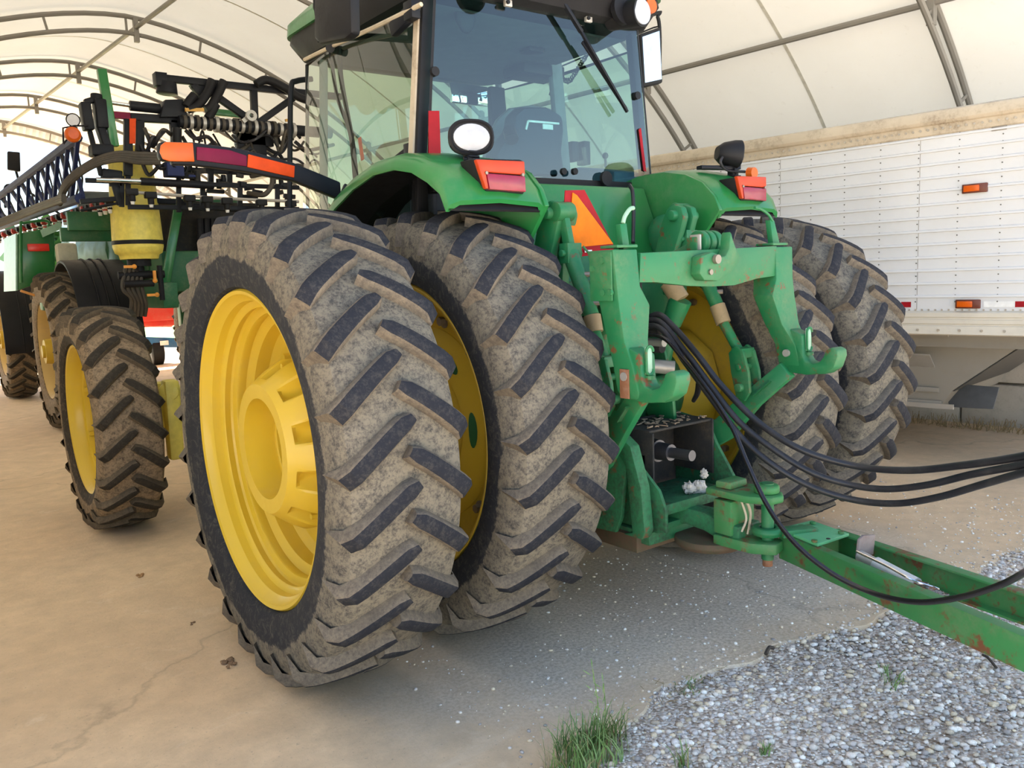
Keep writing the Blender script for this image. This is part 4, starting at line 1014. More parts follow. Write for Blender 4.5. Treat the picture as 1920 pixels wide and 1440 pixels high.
db.loft(secs); drb = part('drawbar', db, GRIMY, bevel=.012)
mb = MB(); mb.box((.0, -1.07, .575), (.17, .10, .16)); mb.prism([(-.09, -.98), (.11, -.98), (.11, -1.16), (.08, -1.27), (.03, -1.31), (-.04, -1.30), (-.09, -1.2)], 'z', .665, .70); mb.prism([(-.07, -1.02), (.07, -1.02), (.06, -1.10), (-.06, -1.10)], 'z', .70, .735); mb.lathe([(0, 0), (0, .055), (.035, .055), (.04, .03), (.04, 0)], 'z', (.02, -1.23, .70), 24)
mb.prism([(-.09, -1.02), (.10, -1.02), (.10, -1.20), (.06, -1.29), (-.02, -1.31), (-.08, -1.22)], 'z', .44, .49); mb.build('clevis', GREENR, drb, bevel=.010)
mb = MB(); mb.cyl((.02, -1.235, .40), (.02, -1.235, .745), .027, n=20); mb.build('hitch_pin', GREENH, drb)
mb = MB(); mb.cyl((.02, -1.235, .37), (.02, -1.235, .40), .022, n=12); mb.build('pin_nut', RUST, drb)
mb = MB(); mb.tube([(-.02, -1.15, .66), (-.0, -1.16, .6), (.0, -1.15, .52)], .006); mb.tube([(-.04, -1.14, .66), (-.03, -1.16, .58), (-.05, -1.15, .52)], .005); mb.tube([(.02, -1.12, .66), (.01, -1.15, .58), (-.01, -1.15, .5)], .005); mb.build('twisted_wire', ALUD, drb)

# ------------------------------------------------------------------ litter on the tractor frame
def wad(name, c, r, label, seed, mat=PAPER, sc_=(1, 1, .7)):
    rr_ = random.Random(seed); mb = MB()
    for k in range(4):
        o_ = Vector((rr_.uniform(-.8, .8)*sc_[0], rr_.uniform(-.8, .8)*sc_[1], rr_.uniform(0, .7)*sc_[2]))*r
        n0 = len(mb.v); mb.sphere(Vector(c)+o_, r*rr_.uniform(.5, .75), 16)
        for i in range(n0, len(mb.v)):
            v = Vector(mb.v[i]); d = v-Vector(c)-o_; h = math.sin(v.x*310+seed)*math.cos(v.y*270)*math.sin(v.z*350+k); mb.v[i] = tuple(v+d*(.38*h+rr_.uniform(-.18, .18)))
    o = mb.build(name, mat, None, origin=c, angle=20); tag(o, label, 'debris', 'crumpled wads on the tractor frame'); return o
wad('crumpled_fluff', (.09, -.79, .612), .052, 'larger crumpled white wad lying on the drawbar support shelf', 1, sc_=(1.3, .8, .6))
wad('crumpled_fluff', (.19, -.75, .66), .028, 'tan crumpled tuft leaning on the right drawbar side plate', 2, sc_=(.7, .7, 1.6))
wad('crumpled_fluff', (.52, -.86, 1.10), .020, 'small white wad caught between right lift link and draft arm', 4)
def chips():
    rr_ = random.Random(9); mb = MB()
    for k in range(60):
        c = Vector((rr_.uniform(-.12, .28), rr_.uniform(-.69, -.48), .936+.008*rr_.random())); R = Matrix.Rotation(rr_.uniform(0, 6), 3, 'Z') @ Matrix.Rotation(rr_.uniform(-.5, .5), 3, 'X')
        mb.box(c, (rr_.uniform(.01, .05), rr_.uniform(.005, .014), .004), R)
    return mb
tag(chips().build('leaf_litter', paint('dry_leaf', (.30, .22, .15), dirt=(.05, .04, .03), amt=.9, rough=.9, scale=40), origin=(0, -.6, .93)), 'dry leaf and straw bits lying on the black shaft shield', 'debris', kind='stuff')

# ------------------------------------------------------------------ hoses
HY = [(1228, -.58), (1300, -.80), (1400, -1.08), (1500, -1.32), (1600, -1.52), (1750, -1.86), (1920, -2.22), (2100, -2.6), (2400, -3.1)]
def hy(x):
    for (a, b), (c, d) in zip(HY, HY[1:]):
        if x <= c: return b+(d-b)*(x-a)/(c-a)
    return HY[-1][1]
def hose(pts, r, label, dy=0, mat=HOSE, extra=0):
    mb = MB(); q = [(.0+dy, -.42, 1.36)]+[P(a, b, Y=hy(a)+dy*(1 if a < 1500 else .3)-extra*min(1, max(0, (a-1300)/250))) for a, b in pts]; mb.tube(q, r, 12, 8)
    o = mb.build('hydraulic_hose', mat, origin=q[0]); return tag(o, label, 'hose', 'hoses from tractor to implement')
hose([(1228, 590), (1262, 612), (1310, 668), (1352, 722), (1420, 790), (1500, 842), (1600, 873), (1700, 882), (1800, 873), (1920, 855), (2060, 820), (2400, 700)], .0150, 'uppermost of the black hoses sagging from the tractor to the right', .02)
hose([(1230, 600), (1285, 660), (1330, 720), (1385, 790), (1450, 842), (1520, 885), (1590, 908), (1660, 917), (1740, 909), (1820, 890), (1920, 871), (2060, 840), (2400, 760)], .0142, 'middle one of the three sagging black hoses', -.0)
hose([(1232, 612), (1285, 680), (1330, 742), (1390, 820), (1450, 872), (1520, 912), (1600, 937), (1680, 944), (1760, 932), (1840, 909), (1920, 886), (2060, 850), (2400, 790)], .0142, 'lowest of the three bundled black hoses, with a white fleck', -.02)
hose([(1236, 630), (1280, 672), (1330, 735), (1372, 800), (1402, 870), (1440, 950), (1490, 1018), (1560, 1075), (1640, 1113), (1720, 1129), (1800, 1120), (1870, 1099), (1920, 1074), (2040, 1000), (2350, 850)], .0105, 'thin glossy black hose drooping across the green tongue', -.04, plain('glossy_hose', (.012, .01, .012), .25), extra=.22)
mb = MB(); a_ = P(1330, 655, Y=-.75)
mb.tube([P(1313, 700, Y=-.84), P(1308, 735, Y=-.80), P(1300, 752, Y=-.76)], lambda t: .018-.008*t, 10); tag(mb.build('hose_cap', BLK, origin=a_), 'small black dust cap dangling from the hose bundle', 'cap')

# ------------------------------------------------------------------ implement tongue
TG = empty('implement_tongue', (.05, -1.35, 0), 'green rust-streaked A-shaped towing tongue pinned to the tractor drawbar', 'implement tongue')
ZT = .515
def beam(a0, a1, name):
    a0, a1 = Vector(a0), Vector(a1); d = (a1-a0).normalized(); n_ = Vector((-d.y, d.x, 0))*-1
    mb = MB(); h = .115; w_ = .05; t = .008
    # channel section: web with two flanges
    sec = [(0, 0), (w_, 0), (w_, -t), (t, -t), (t, -h+t), (w_, -h+t), (w_, -h), (0, -h)]
    mb.loft([[a+n_*u*sgn_+Vector((0, 0, z)) for u, z in sec] for a in (a0, a1)]); return mb.build(name, GREENR, TG, bevel=.003)
def atz(px_, py_): return P(px_, py_, Z=ZT)
sgn_ = -1 if False else 1
L0, L1 = atz(1462, 1000), atz(1920, 1194)
L1 = L0+(L1-L0)*2.2
def chan(a0, a1, inn):
    d = (a1-a0).normalized(); n_ = Vector((d.y, -d.x, 0))
    if n_.dot(inn) < 0: n_ = -n_
    sec = [(0, 0), (.05, 0), (.05, -.010), (.010, -.010), (.010, -.105), (.05, -.105), (.05, -.115), (0, -.115)]
    mb = MB(); mb.loft([[a+n_*u+Vector((0, 0, z)) for u, z in sec] for a in (a0, a1)]); return mb
chan(L0, L1, Vector((1, 0, 0))).build('tongue_beam', GREENR, TG, bevel=.003)
R0, R1 = atz(1575, 992), atz(1920, 1103)
R1 = R0+(R1-R0)*2.4
chan(R0, R1, Vector((-1, 0, 0))).build('tongue_beam', GREENR, TG, bevel=.003)
mb = MB(); q = [atz(1460, 996), atz(1522, 981), atz(1592, 1006), atz(1533, 1026)]
mb.loft([[v+Vector((0, 0, .001)) for v in q], [v+Vector((0, 0, .014)) for v in q]]); pl = mb.build('hitch_plate', BALE, TG, bevel=.002)
pl.data.materials[0] = paint('light_green_paint', (.09, .36, .16), amt=.2, rough=.4, scale=6)
mb = MB()
for a, b in ((1502, 988), (1524, 982), (1577, 1000), (1527, 1016)): p = P(a, b, Z=ZT+.016); mb.cyl(p, p+Vector((0, 0, .009)), .013, n=8)
mb.build('plate_bolt', GREENR, pl)
mb = MB(); p = P(1553, 1010, Z=ZT+.015); mb.cyl(p, p+Vector((0, 0, .0012)), .009, n=14); mb.build('bolt_hole', DARK, pl)
# hitch ring around the pin
mb = MB(); mb.lathe([(-.018, .034), (-.018, .062), (0, .07), (.018, .062), (.018, .034), (0, .030)], 'z', (.02, -1.235, .53), 32, closed=True); mb.bar((.03, -1.29, .53), (L0+R0)/2+Vector((0, -.02, .01)), .07, .034); mb.build('hitch_ring', GREENH, TG, bevel=.004)
# front web closing the tongue
mb = MB(); mb.bar(L0+Vector((0, 0, -.057)), R0+Vector((0, 0, -.057)), .012, .115); mb.build('front_web', GREENR, TG)
# jack stored between the beams
mb = MB(); a_, b_ = P(1612, 1042, Z=.50), P(1718, 1098, Z=.46); c_ = a_.lerp(b_, .3)
mb.cyl(a_, c_, .024, n=20); jk = mb.build('parking_jack', STEEL, TG)
mb = MB(); mb.cyl(c_, b_, .031, n=20); mb.build('jack_tube', CHROME if False else plain('pale_steel', (.62, .64, .66), .35, .4), jk)
mb = MB(); qq = [P(1608, 1048, Y=a_.y), P(1612, 1012, Y=a_.y), P(1620, 1004, Y=a_.y), P(1642, 1003, Y=a_.y), P(1638, 1040, Y=a_.y)]; mb.loft([qq, [v+Vector((0, .012, 0)) for v in qq]]); mb.build('jack_foot', paint('rusty_grey_plate', (.22, .18, .17), dirt=(.15, .07, .05), amt=.9, rough=.7, scale=12), jk, bevel=.003)
mb = MB(); d_ = (b_-a_).normalized(); e_ = b_+d_*.35; mb.bar(b_, e_, .03, .02); mb.cyl(b_, b_+d_*.08, .025); mb.build('rusty_crank', RUST, jk, bevel=.004)
mb = MB(); mb.tube([P(1606, 1034, Z=.54), P(1660, 1060, Z=.52), P(1712, 1088, Z=.5), P(1760, 1104, Z=.46)], .005); mb.build('crank_rod', CHROME, jk)
mb = MB(); 
for k in range(22): q = b_+d_*(.02+.10*k/22); mb.lathe([(-.003, .010), (0, .014), (.003, .010)], 'z', q+Vector((.01*math.sin(k*2), .008*math.cos(k*3), .02)), 8, closed=True)
mb.build('jack_chain', BOLT, jk)

# ------------------------------------------------------------------ GRAIN TRAILER
TW = -.1225; tl_ = Vector((math.cos(TW), -math.sin(TW), 0)); ta_ = Vector((math.sin(TW), math.cos(TW), 0))
def TP(u, v, z): return tl_*u+ta_*v+Vector((0, 0, z))
UT = 3.4; TV0, TV1 = -4.2, 6.5
GT = empty('grain_trailer', TP(UT+1.2, 1.0, 0), 'white ribbed aluminium grain trailer parked along the right wall of the shelter', 'trailer')
def tbox(mb, u0, u1, v0, v1, z0, z1):
    vs = [TP(u, v, z) for u in (u0, u1) for v in (v0, v1) for z in (z0, z1)]
    mb.add(vs, [(0, 1, 3, 2), (4, 6, 7, 5), (0, 4, 5, 1), (2, 3, 7, 6), (0, 2, 6, 4), (1, 5, 7, 3)])
mb = MB(); ribs = []; z = 1.40
prof_ = [(0, 1.285)]
while z < 2.60: prof_ += [(0, z-.010), (-.013, z-.007), (-.011, z+.006), (0, z+.013)]; z += .099
prof_ += [(0, 2.655)]
mb.loft([[TP(UT+du, v, z_) for du, z_ in prof_] for v in (TV0, TV1)], closed=False); tbox(mb, UT+.01, UT+.05, TV0, TV1, 1.2, 2.66); tbox(mb, UT+2.40, UT+2.44, TV0, TV1, 1.2, 2.66); tbox(mb, UT, UT+2.44, TV0, TV0+.05, 1.2, 2.66); tbox(mb, UT, UT+2.44, TV1-.05, TV1, 1.2, 2.66)
part('side_sheet', mb, ALU, GT, angle=20)
mb = MB(); tr = [(-.0, 2.60), (-.012, 2.61), (-.012, 2.675), (-.035, 2.68), (-.05, 2.70), (-.05, 2.735), (-.04, 2.77), (-.0, 2.785), (.06, 2.785), (.06, 2.60)]
mb.loft([[TP(UT+du, v, z_) for du, z_ in tr] for v in (TV0, TV1)]); part('top_rail', mb, ALUD, GT, bevel=.002)
mb = MB(); mb.loft([[TP(UT+2.44-du, v, z_) for du, z_ in tr] for v in (TV0, TV1)]); part('top_rail', mb, ALUD, GT)
mb = MB(); brl = [(-.0, 1.29), (-.02, 1.275), (-.02, 1.245), (-.012, 1.24), (-.012, 1.225), (-.02, 1.222), (-.02, 1.195), (-.012, 1.19), (-.012, 1.18), (-.022, 1.176), (-.03, 1.115), (-.01, 1.105), (.10, 1.105), (.10, 1.29)]
mb.loft([[TP(UT+du, v, z_) for du, z_ in brl] for v in (TV0, TV1)]); part('bottom_rail', mb, paint('cream_aluminium_rail', (.58, .53, .44), dirt=(.4, .33, .24), amt=.5, rough=.5, scale=3), GT)
# rivets (pattern of the sheet)
mb = MB(); vcols = [-1.75+.30*k for k in range(14)]
vcols = [-.548+.286*k for k in range(-6, 12)]
for v in vcols:
    z = 1.36
    while z < 2.6:
        p = TP(UT-.001, v, z); mb.cyl(p, p-tl_*.004, .0052, n=6); z += .0495
part('side_rivets', mb, plain('dark_rivet', (.12, .115, .10), .5), GT)['kind'] = 'stuff'
mb = MB(); v = -3.0
while v < 3.2: 
    p = TP(UT-.002, v, 1.298); mb.cyl(p, p-tl_*.006, .007, n=8); v += .048
v = -3.0
while v < 3.2: p = TP(UT-.012, v, 2.645); mb.cyl(p, p-tl_*.006, .009, n=8); v += .053
v = -2.98
while v < 3.2: p = TP(UT-.028, v, 1.145); mb.cyl(p, p-tl_*.006, .010, n=8); v += .15
part('rail_rivets', mb, plain('pale_rivet', (.5, .45, .38), .4, .4), GT)['kind'] = 'stuff'
for v in (-.548, .598, 1.74, -1.692):
    mb = MB(); tbox(mb, UT-.0015, UT, v-.012, v-.009, 1.30, 2.64); part('sheet_seam', mb, ALUG, GT)
# dark clips on the upper edge
for v in (-1.093,):
    mb = MB(); tbox(mb, UT-.01, UT, v-.05, v+.05, 2.575, 2.605); part('streaked_clip', mb, ALUG, GT, bevel=.004)
# marker lights and reflective tape
for v, z in ((-.949, 2.185), (-.927, 1.342)):
    mb = MB(); tbox(mb, UT-.025, UT, v-.085, v+.085, z-.033, z+.033); ml_ = part('marker_lamp', mb, plain('brown_lamp_base', (.13, .03, .015), .4), GT, bevel=.006)
    mb = MB(); tbox(mb, UT-.04, UT-.025, v-.035, v+.07, z-.022, z+.022); part('amber_lens', mb, AMBER, ml_, bevel=.004)
for v0, v1, m_ in ((-.44, -.515, REDR), (-1.03, -1.235, WHT), (-1.235, -1.45, REDR), (-.21, -.44, WHT), (-1.9, -1.7, WHT), (.2, 0, REDR)):
    mb = MB(); tbox(mb, UT-.003, UT-.0005, min(v0, v1), max(v0, v1), 1.318, 1.360); part('reflective_tape', mb, m_, GT)
# underside: painted slope shade, hopper, flap
mb = MB(); us = [(UT+.10, 1.12), (UT+.22, 1.08), (UT+.85, .78), (UT+1.15, .45), (UT+1.35, .45), (UT+1.6, .8), (UT+2.35, 1.1)]
poly = [(3.4, 1.10), (-1.30, 1.10), (-.70, .62), (-.62, .50), (2.7, .50)]
vs = [TP(u, v, z) for u in (UT+.42, UT+1.9) for v, z in poly]; mb.add(vs, [(0, 1, 2, 3, 4), (9, 8, 7, 6, 5)]+[(k, (k+1) % 5, 5+(k+1) % 5, 5+k) for k in range(5)])
poly = [(-2.0, 1.10), (-6.0, 1.10), (-4.6, .50), (-3.6, .50)]
vs = [TP(u, v, z) for u in (UT+.42, UT+1.9) for v, z in poly]; mb.add(vs, [(0, 1, 2, 3), (7, 6, 5, 4)]+[(k, (k+1) % 4, 4+(k+1) % 4, 4+k) for k in range(4)])
hp = part('hopper', mb, ALUG, GT, bevel=.004)
mb = MB(); q = [TP(UT+.421, -1.305, 1.098), TP(UT+1.899, -1.305, 1.098), TP(UT+1.899, -.705, .618), TP(UT+.421, -.705, .618)]; mb.loft([q, [v-ta_*.004-Vector((0, 0, .004)) for v in q]]); mb.build('slope_shade_overlay', plain('painted_slope_shade', (.05, .045, .038), .7), hp)  # added dark overlay: shade on the hopper's sloping face, put into the colour
mb = MB(); tbox(mb, UT+.15, UT+.30, TV0, TV1, 1.0, 1.12); tbox(mb, UT+2.1, UT+2.25, TV0, TV1, 1.0, 1.12); tbox(mb, UT+.12, UT+2.3, -.75, 6.3, 1.08, 1.12); part('under_frame', mb, ALUG, GT)
mb = MB(); tbox(mb, UT+.39, UT+.42, -.60, 3.0, .60, .64); tbox(mb, UT+.40, UT+.42, -.62, 3.0, .50, .53); part('sub_frame_sheet', mb, ALUG, GT, bevel=.004)
mb = MB(); a = [TP(UT+.30, .4, .93), TP(UT+.30, -.56, .91), TP(UT+.42, -.56, .80), TP(UT+.42, .4, .82)]; mb.loft([a, [v+Vector((0, 0, .012)) for v in a]]); part('step_tread', mb, STEEL, GT)
mb = MB(); tbox(mb, UT+.38, UT+.40, -.72, .5, .47, .51); part('lower_step', mb, STEEL, GT)
mb = MB(); a = [TP(UT+.62, -.58, .65), TP(UT+.62, -.98, .64), TP(UT+.56, -.96, .47), TP(UT+.56, -.63, .46)]; mb.loft([a, [v+tl_*.02 for v in a]]); part('mud_flap', mb, plain('grey_flap', (.07, .072, .075), .8), GT, bevel=.003)
mb = MB()
for v in (4.2, 5.4):
    for u in (.35, 2.1): c = TP(UT+u, v, .52); mb.cyl(c-tl_*.14, c+tl_*.14, .52, n=32)
part('trailer_tyre', mb, RCB, GT, bevel=.04)
mb = MB(); tbox(mb, UT+.5, UT+.62, -3.5, -3.38, -.02, 1.1); tbox(mb, UT+1.9, UT+2.02, -3.5, -3.38, -.02, 1.1); part('landing_leg', mb, STEEL, GT)

# ------------------------------------------------------------------ SPRAYER
SP = empty('crop_sprayer', (.25, 9.5, 0), 'green high-clearance crop sprayer with folded black booms parked beyond the tractor', 'sprayer')
def spart(name, mb, mat, parent=None, **k): return mb.build(name, mat, parent or SP, **k)
YS = 6.5
def S(x, y, Y=YS): return P(x, y, Y=Y)
def swheel(x, y, side):
    pr = [(-.17, .60), (-.18, .59), (-.15, .56), (-.10, .54), (-.04, .52), (-.0, .38), (-.03, .30), (-.03, .02), (.0, .02), (.03, .5), (.17, .58), (.17, .6), (0, .57)]
    rim = MB().lathe(pr, 'x', n=64, closed=True).build('sprayer_wheel', paint('pale_dusty_rim', (.52, .36, .12), dirt=(.35, .25, .15), amt=.9, rough=.6, scale=3) if not hasattr(swheel, 'm') else swheel.m, None, origin=(0, 0, 0))
    swheel.m = rim.data.materials[0]
    rim.parent = SP; rim.location = Vector((x, y, .98))-SP.location; rim.rotation_euler = (0, 0, 0 if side < 0 else pi)
    t = mesh_obj('tyre', spray_tyre_mesh, rim); t.rotation_euler = (0, 0, 0 if side < 0 else pi)
    mb = MB(); mb.cyl((-.03, 0, 0), (-.20, 0, 0), .17, .15, 12); mb.cyl((-.2, 0, 0), (-.23, 0, 0), .08, n=12)
    for k in range(10): q = 2*pi*k/10; mb.cyl((-.03, .24*math.cos(q), .24*math.sin(q)), (-.06, .24*math.cos(q), .24*math.sin(q)), .018, n=6)
    o_ = mb.build('hub', YELD, None, origin=(0, 0, 0)); o_.parent = rim
for x, y, s in ((-1.2, 8.35, -1), (-1.25, 12.6, -1), (1.75, 8.35, 1), (1.75, 12.6, 1)): swheel(x, y, s)
# frame, tank, body
mb = MB(); mb.box((-.25, 10.4, 1.62), (.18, 7.2, .3)); mb.box((.85, 10.4, 1.62), (.18, 7.2, .3))
for y in (8.35, 12.6): mb.box((.27, y, 1.6), (3.3, .25, .22)); mb.box((-1.0, y, 1.4), (.16, .2, .8)); mb.box((1.5, y, 1.4), (.16, .2, .8))
spart('sprayer_frame', mb, GREEND, bevel=.02)
mb = MB(); secs = []
for y, r_ in ((8.8, .45), (8.9, .62), (11.2, .62), (11.3, .45)): secs.append([(.3+r_*1.25*math.cos(2*pi*k/24), y, 2.25+r_*math.sin(2*pi*k/24)) for k in range(24)])
mb.loft(secs); spart('solution_tank', mb, GREEND)
mb = MB(); secs = []
for z, w_, y0, y1 in ((1.8, .55, 11.8, 13.3), (2.5, .62, 11.7, 13.5), (3.1, .58, 11.8, 13.3), (3.35, .5, 11.9, 13.1)): secs.append([(.35-w_, y0, z), (.35+w_, y0, z), (.35+w_, y1, z), (.35-w_, y1, z)])
mb.loft(secs); spart('sprayer_cab', mb, plain('dark_cab_glass', (.03, .045, .05), .15), bevel=.04)
mb = MB(); mb.box((.3, 8.6, 2.0), (1.5, .7, .8)); mb.box((.3, 7.7, 1.9), (1.0, .9, .5)); spart('engine_bay', mb, GREEND, bevel=.04)
# left side tool box with red reflector
b0 = [S(10, 442, 9.6), S(33, 440, 9.6), S(33, 540, 9.6), S(10, 532, 9.6)]
bxm = MB(); c0 = P(33, 438, Y=9.5); c1 = P(102, 425, Y=9.5); c2 = P(104, 520, Y=9.5); c3 = P(33, 545, Y=9.5)
bxm.loft([[c0, c1, c2, c3], [v+Vector((-.02, 1.1, 0)) for v in (c0, c1, c2, c3)]]); tb = spart('side_locker', bxm, GREEN, bevel=.02)
mb = MB(); mb.loft([[v+Vector((-.002, -.002, 0)) for v in (c0+Vector((-.02, 0, 0)), c0, c3, c3+Vector((-.02, 0, 0)))], [v+Vector((-.02, 1.15, 0)) for v in (c0+Vector((-.02, 0, 0)), c0, c3, c3+Vector((-.02, 0, 0)))]]); mb.build('locker_side', BALE, tb)
m_ = MB(); m_.box(P(72, 464, Y=9.48), (.26, .02, .10)); m_.build('red_reflector', plain('bright_red_reflector', (.8, .03, .015), .3), tb, bevel=.01)
m_ = MB(); m_.tube([P(40, 530, Y=9.45), P(39, 425, Y=9.45), P(44, 418, Y=9.45), P(88, 414, Y=9.45), P(90, 430, Y=9.45)], .018); m_.build('hand_rail', GREEN, tb)
m_ = MB(); m_.loft([[P(75, 432, Y=9.3), P(114, 415, Y=9.3), P(114, 430, Y=9.3), P(80, 445, Y=9.3)], [P(75, 432, Y=9.7), P(114, 415, Y=9.7), P(114, 430, Y=9.7), P(80, 445, Y=9.7)]]); m_.build('locker_lid', BALE, tb)
mb = MB(); mb.box(P(125, 478, Y=8.9), (.24, .2, .30)); mb.box(P(105, 520, Y=8.8), (.1, .1, .1)); spart('small_can', mb, plain('cream_plastic', (.5, .48, .36), .5), bevel=.04)
mb = MB(); mb.box(P(118, 505, Y=8.9), (.10, .1, .2)); mb.bar(P(70, 545, Y=8.6), P(100, 572, Y=8.6), .05, .06); mb.bar(P(38, 545, Y=8.6), P(100, 565, Y=8.6), .03, .03); spart('orange_bracket', mb, plain('orange_paint', (.65, .28, .05), .5), bevel=.008)
# mudguards
def guard(y, x0, x1):
    mb = MB(); so_, si_ = [], []
    for k in range(15):
        a = math.radians(-10+125*k/14); so_.append((y-1.10*math.cos(a)*.98, .98+1.12*math.sin(a))); si_.append((y-1.07*math.cos(a)*.98, .98+1.085*math.sin(a)))
    mb.prism(so_+si_[::-1], 'x', x0, x1)
    g_ = spart('mudguard', mb, BLK, bevel=.01)
    m_ = MB()
    for xx in (.35, .5, .65):
        x = x0+(x1-x0)*xx
        m_.tube([(x, a-.012 if False else a, b+.012) for a, b in so_], .010, 6, 1)
    m_.build('guard_rib', BLK, g_)
guard(8.35, -1.13, -.45); guard(12.6, -1.5, -.75)
# green posts and braces


mb = MB(); mb.bar(S(190, 130), S(214, 275), .09, .09, up=(0, 1, 0)); spart('mast', mb, GREEN, bevel=.008)
mb = MB(); mb.bar(S(333, 395, 7.2), S(305, 560, 7.2), .10, .06, up=(0, 1, 0)); spart('lift_brace', mb, GREEN, bevel=.008)
for c0_, sz in ((S(170, 415, 7.6), (.5, .1, .22)), (S(165, 440, 7.8), (.6, .1, .16)), (S(360, 440, 7.9), (1.2, .2, .9))):
    mb = MB(); mb.box(c0_, sz); spart('body_panel', mb, GREEND, bevel=.01)
mb = MB(); mb.bar(S(398, 210, 7.3), S(470, 218, 7.3), .08, .08); spart('rear_rail', mb, GREEN, bevel=.008)
# yellow cone tank with strap
c_ = S(252, 400, 6.95); x0, x1 = S(205, 400, 6.95).x, S(300, 400, 6.95).x; R_ = (x1-x0)/2; zt, zb_ = S(230, 275, 6.95).z, S(255, 483, 6.95).z; zc = S(255, 455, 6.95).z
mb = MB(); mb.lathe([(zb_-.02, 0), (zb_-.02, R_*.75), (zb_+.03, R_*.80), (zb_+.05, R_*.93), (zb_+.12, R_), (zc+.03, R_), (zc+.6, R_*.92), (zt-.08, R_*.82), (zt, R_*.6), (zt+.02, 0)], 'z', ((x0+x1)/2, 6.95, 0), 40); tk = spart('rinse_tank', mb, YELL, angle=50)
mb = MB(); mb.lathe([(zc-.025, R_*1.0), (zc-.025, R_*1.02), (zc+.02, R_*1.02), (zc+.02, R_)], 'z', ((x0+x1)/2, 6.95, 0), 40, closed=True); mb.build('tank_strap', BLK, tk)
mb = MB(); mb.cyl((c_.x, 6.95, zb_), (c_.x, 6.95, zb_-.10), .13, n=20); mb.cyl((c_.x, 6.95, zb_-.1), (c_.x, 6.95, zb_-.25), .05); mb.cyl((c_.x-.25, 6.9, zb_-.2), (c_.x+.25, 6.9, zb_-.2), .045); mb.cyl((c_.x-.22, 6.8, zb_-.3), (c_.x+.1, 6.8, zb_-.3), .04); mb.cyl((c_.x+.18, 6.8, zb_-.1), (c_.x+.18, 6.8, zb_-.5), .03); mb.build('tank_valve', BLK, tk)
for a, b, r_ in ((290, 518, 0), (286, 553, 1), (243, 500, 1)):
    m_ = MB(); p = S(a, b, 6.75); m_.box(p, (.12, .03, .03) if r_ else (.03, .03, .13)); m_.sphere(p+Vector((.05 if r_ else 0, 0, 0 if r_ else -.05)), .028, 10); spart('valve_handle', m_, plain('orange_plastic', (.8, .32, .04), .5))
for k in range(5):
    m_ = MB(); x = 236+k*7; m_.tube([S(x, 500+k*3, 6.9), S(x-6+2*k, 540, 6.85), S(x+10, 560+3*k, 6.9), S(x+8, 592, 7.0)], .022, 8); spart('suction_hose', m_, HOSET)
# --- boom centre rack and folded wings
def bb(lst, w_, Y=YS, h=None):
    m_ = MB()
    for a, b in lst: m_.bar(S(*a, Y), S(*b, Y), w_, h or w_, up=(0, 1, 0))
    return m_
spart('boom_upper_truss', bb([((298, 146), (640, 182)), ((475, 165), (478, 238)), ((402, 178), (478, 232)), ((555, 180), (482, 232)), ((360, 160), (385, 178))], .075), BLKM, bevel=.006)
m_ = MB(); m_.prism([(S(355, 160).x, S(355, 160).z), (S(412, 168).x, S(412, 165).z), (S(400, 185).x, S(400, 182).z), (S(372, 185).x, S(372, 182).z)], 'y', YS-.04, YS+.04); m_.cyl(S(313, 168), S(313, 168)+Vector((0, 0, -.001)), .11, n=14); m_.cyl(S(313, 155), S(313, 176), .10, .115, 14); m_.box(S(300, 150), (.12, .14, .14)); spart('truss_bracket', m_, BLKM, bevel=.01)
m_ = MB(); m_.bar(S(158, 193), S(166, 245), .10, .16, up=(0, 1, 0)); m_.bar(S(158, 192), S(186, 184), .06, .08, up=(0, 1, 0)); m_.box(S(188, 215), (.11, .2, .30)); m_.cyl(S(181, 176), S(181, 190), .06); m_.bar(S(186, 235), S(208, 300), .08, .16, up=(0, 1, 0)); m_.bar(S(168, 245), S(190, 330), .05, .06, up=(0, 1, 0)); m_.box(S(190, 283), (.22, .2, .12)); m_.bar(S(190, 325), S(228, 330), .1, .12, up=(0, 1, 0)); m_.bar(S(212, 335), S(226, 385), .07, .06, up=(0, 1, 0)); m_.bar(S(150, 395), S(226, 380), .03, .04, up=(0, 1, 0)); spart('wing_pivot', m_, BLKM, bevel=.02)
m_ = MB(); m_.cyl(S(192, 190), S(245, 198), .022, n=12); cy = spart('fold_cylinder', m_, CHROME)
m_ = MB(); m_.cyl(S(243, 198), S(300, 204), .055, n=16); m_.prism([(S(296, 215).x, S(296, 222).z), (S(305, 190).x, S(305, 190).z), (S(338, 188).x, S(338, 189).z), (S(348, 222).x, S(348, 222).z)], 'y', YS-.1, YS+.1); m_.build('cylinder_body', BLKM, cy, bevel=.006)
m_ = MB(); m_.bar(S(194, 214), S(244, 218), .05, .07); spart('magenta_reflector', m_, MAG)
spart('boom_cross_beam', bb([((244, 220), (345, 226)), ((240, 224), (240, 330)), ((262, 225), (262, 285)), ((325, 225), (330, 285))], .085), BLKM, bevel=.008)
m_ = MB(); a, b = S(247, 223, YS-.06), S(250, 268, YS-.06); m_.bar(a, b, .02, .085, up=(0, 1, 0)); m_ = MB(); q = [S(243, 222, YS-.06), S(255, 222, YS-.06), S(254, 269, YS-.06), S(243, 269, YS-.06)]; m_.loft([q, [v+Vector((0, .02, 0)) for v in q]]); spart('orange_reflector', m_, ORNG)
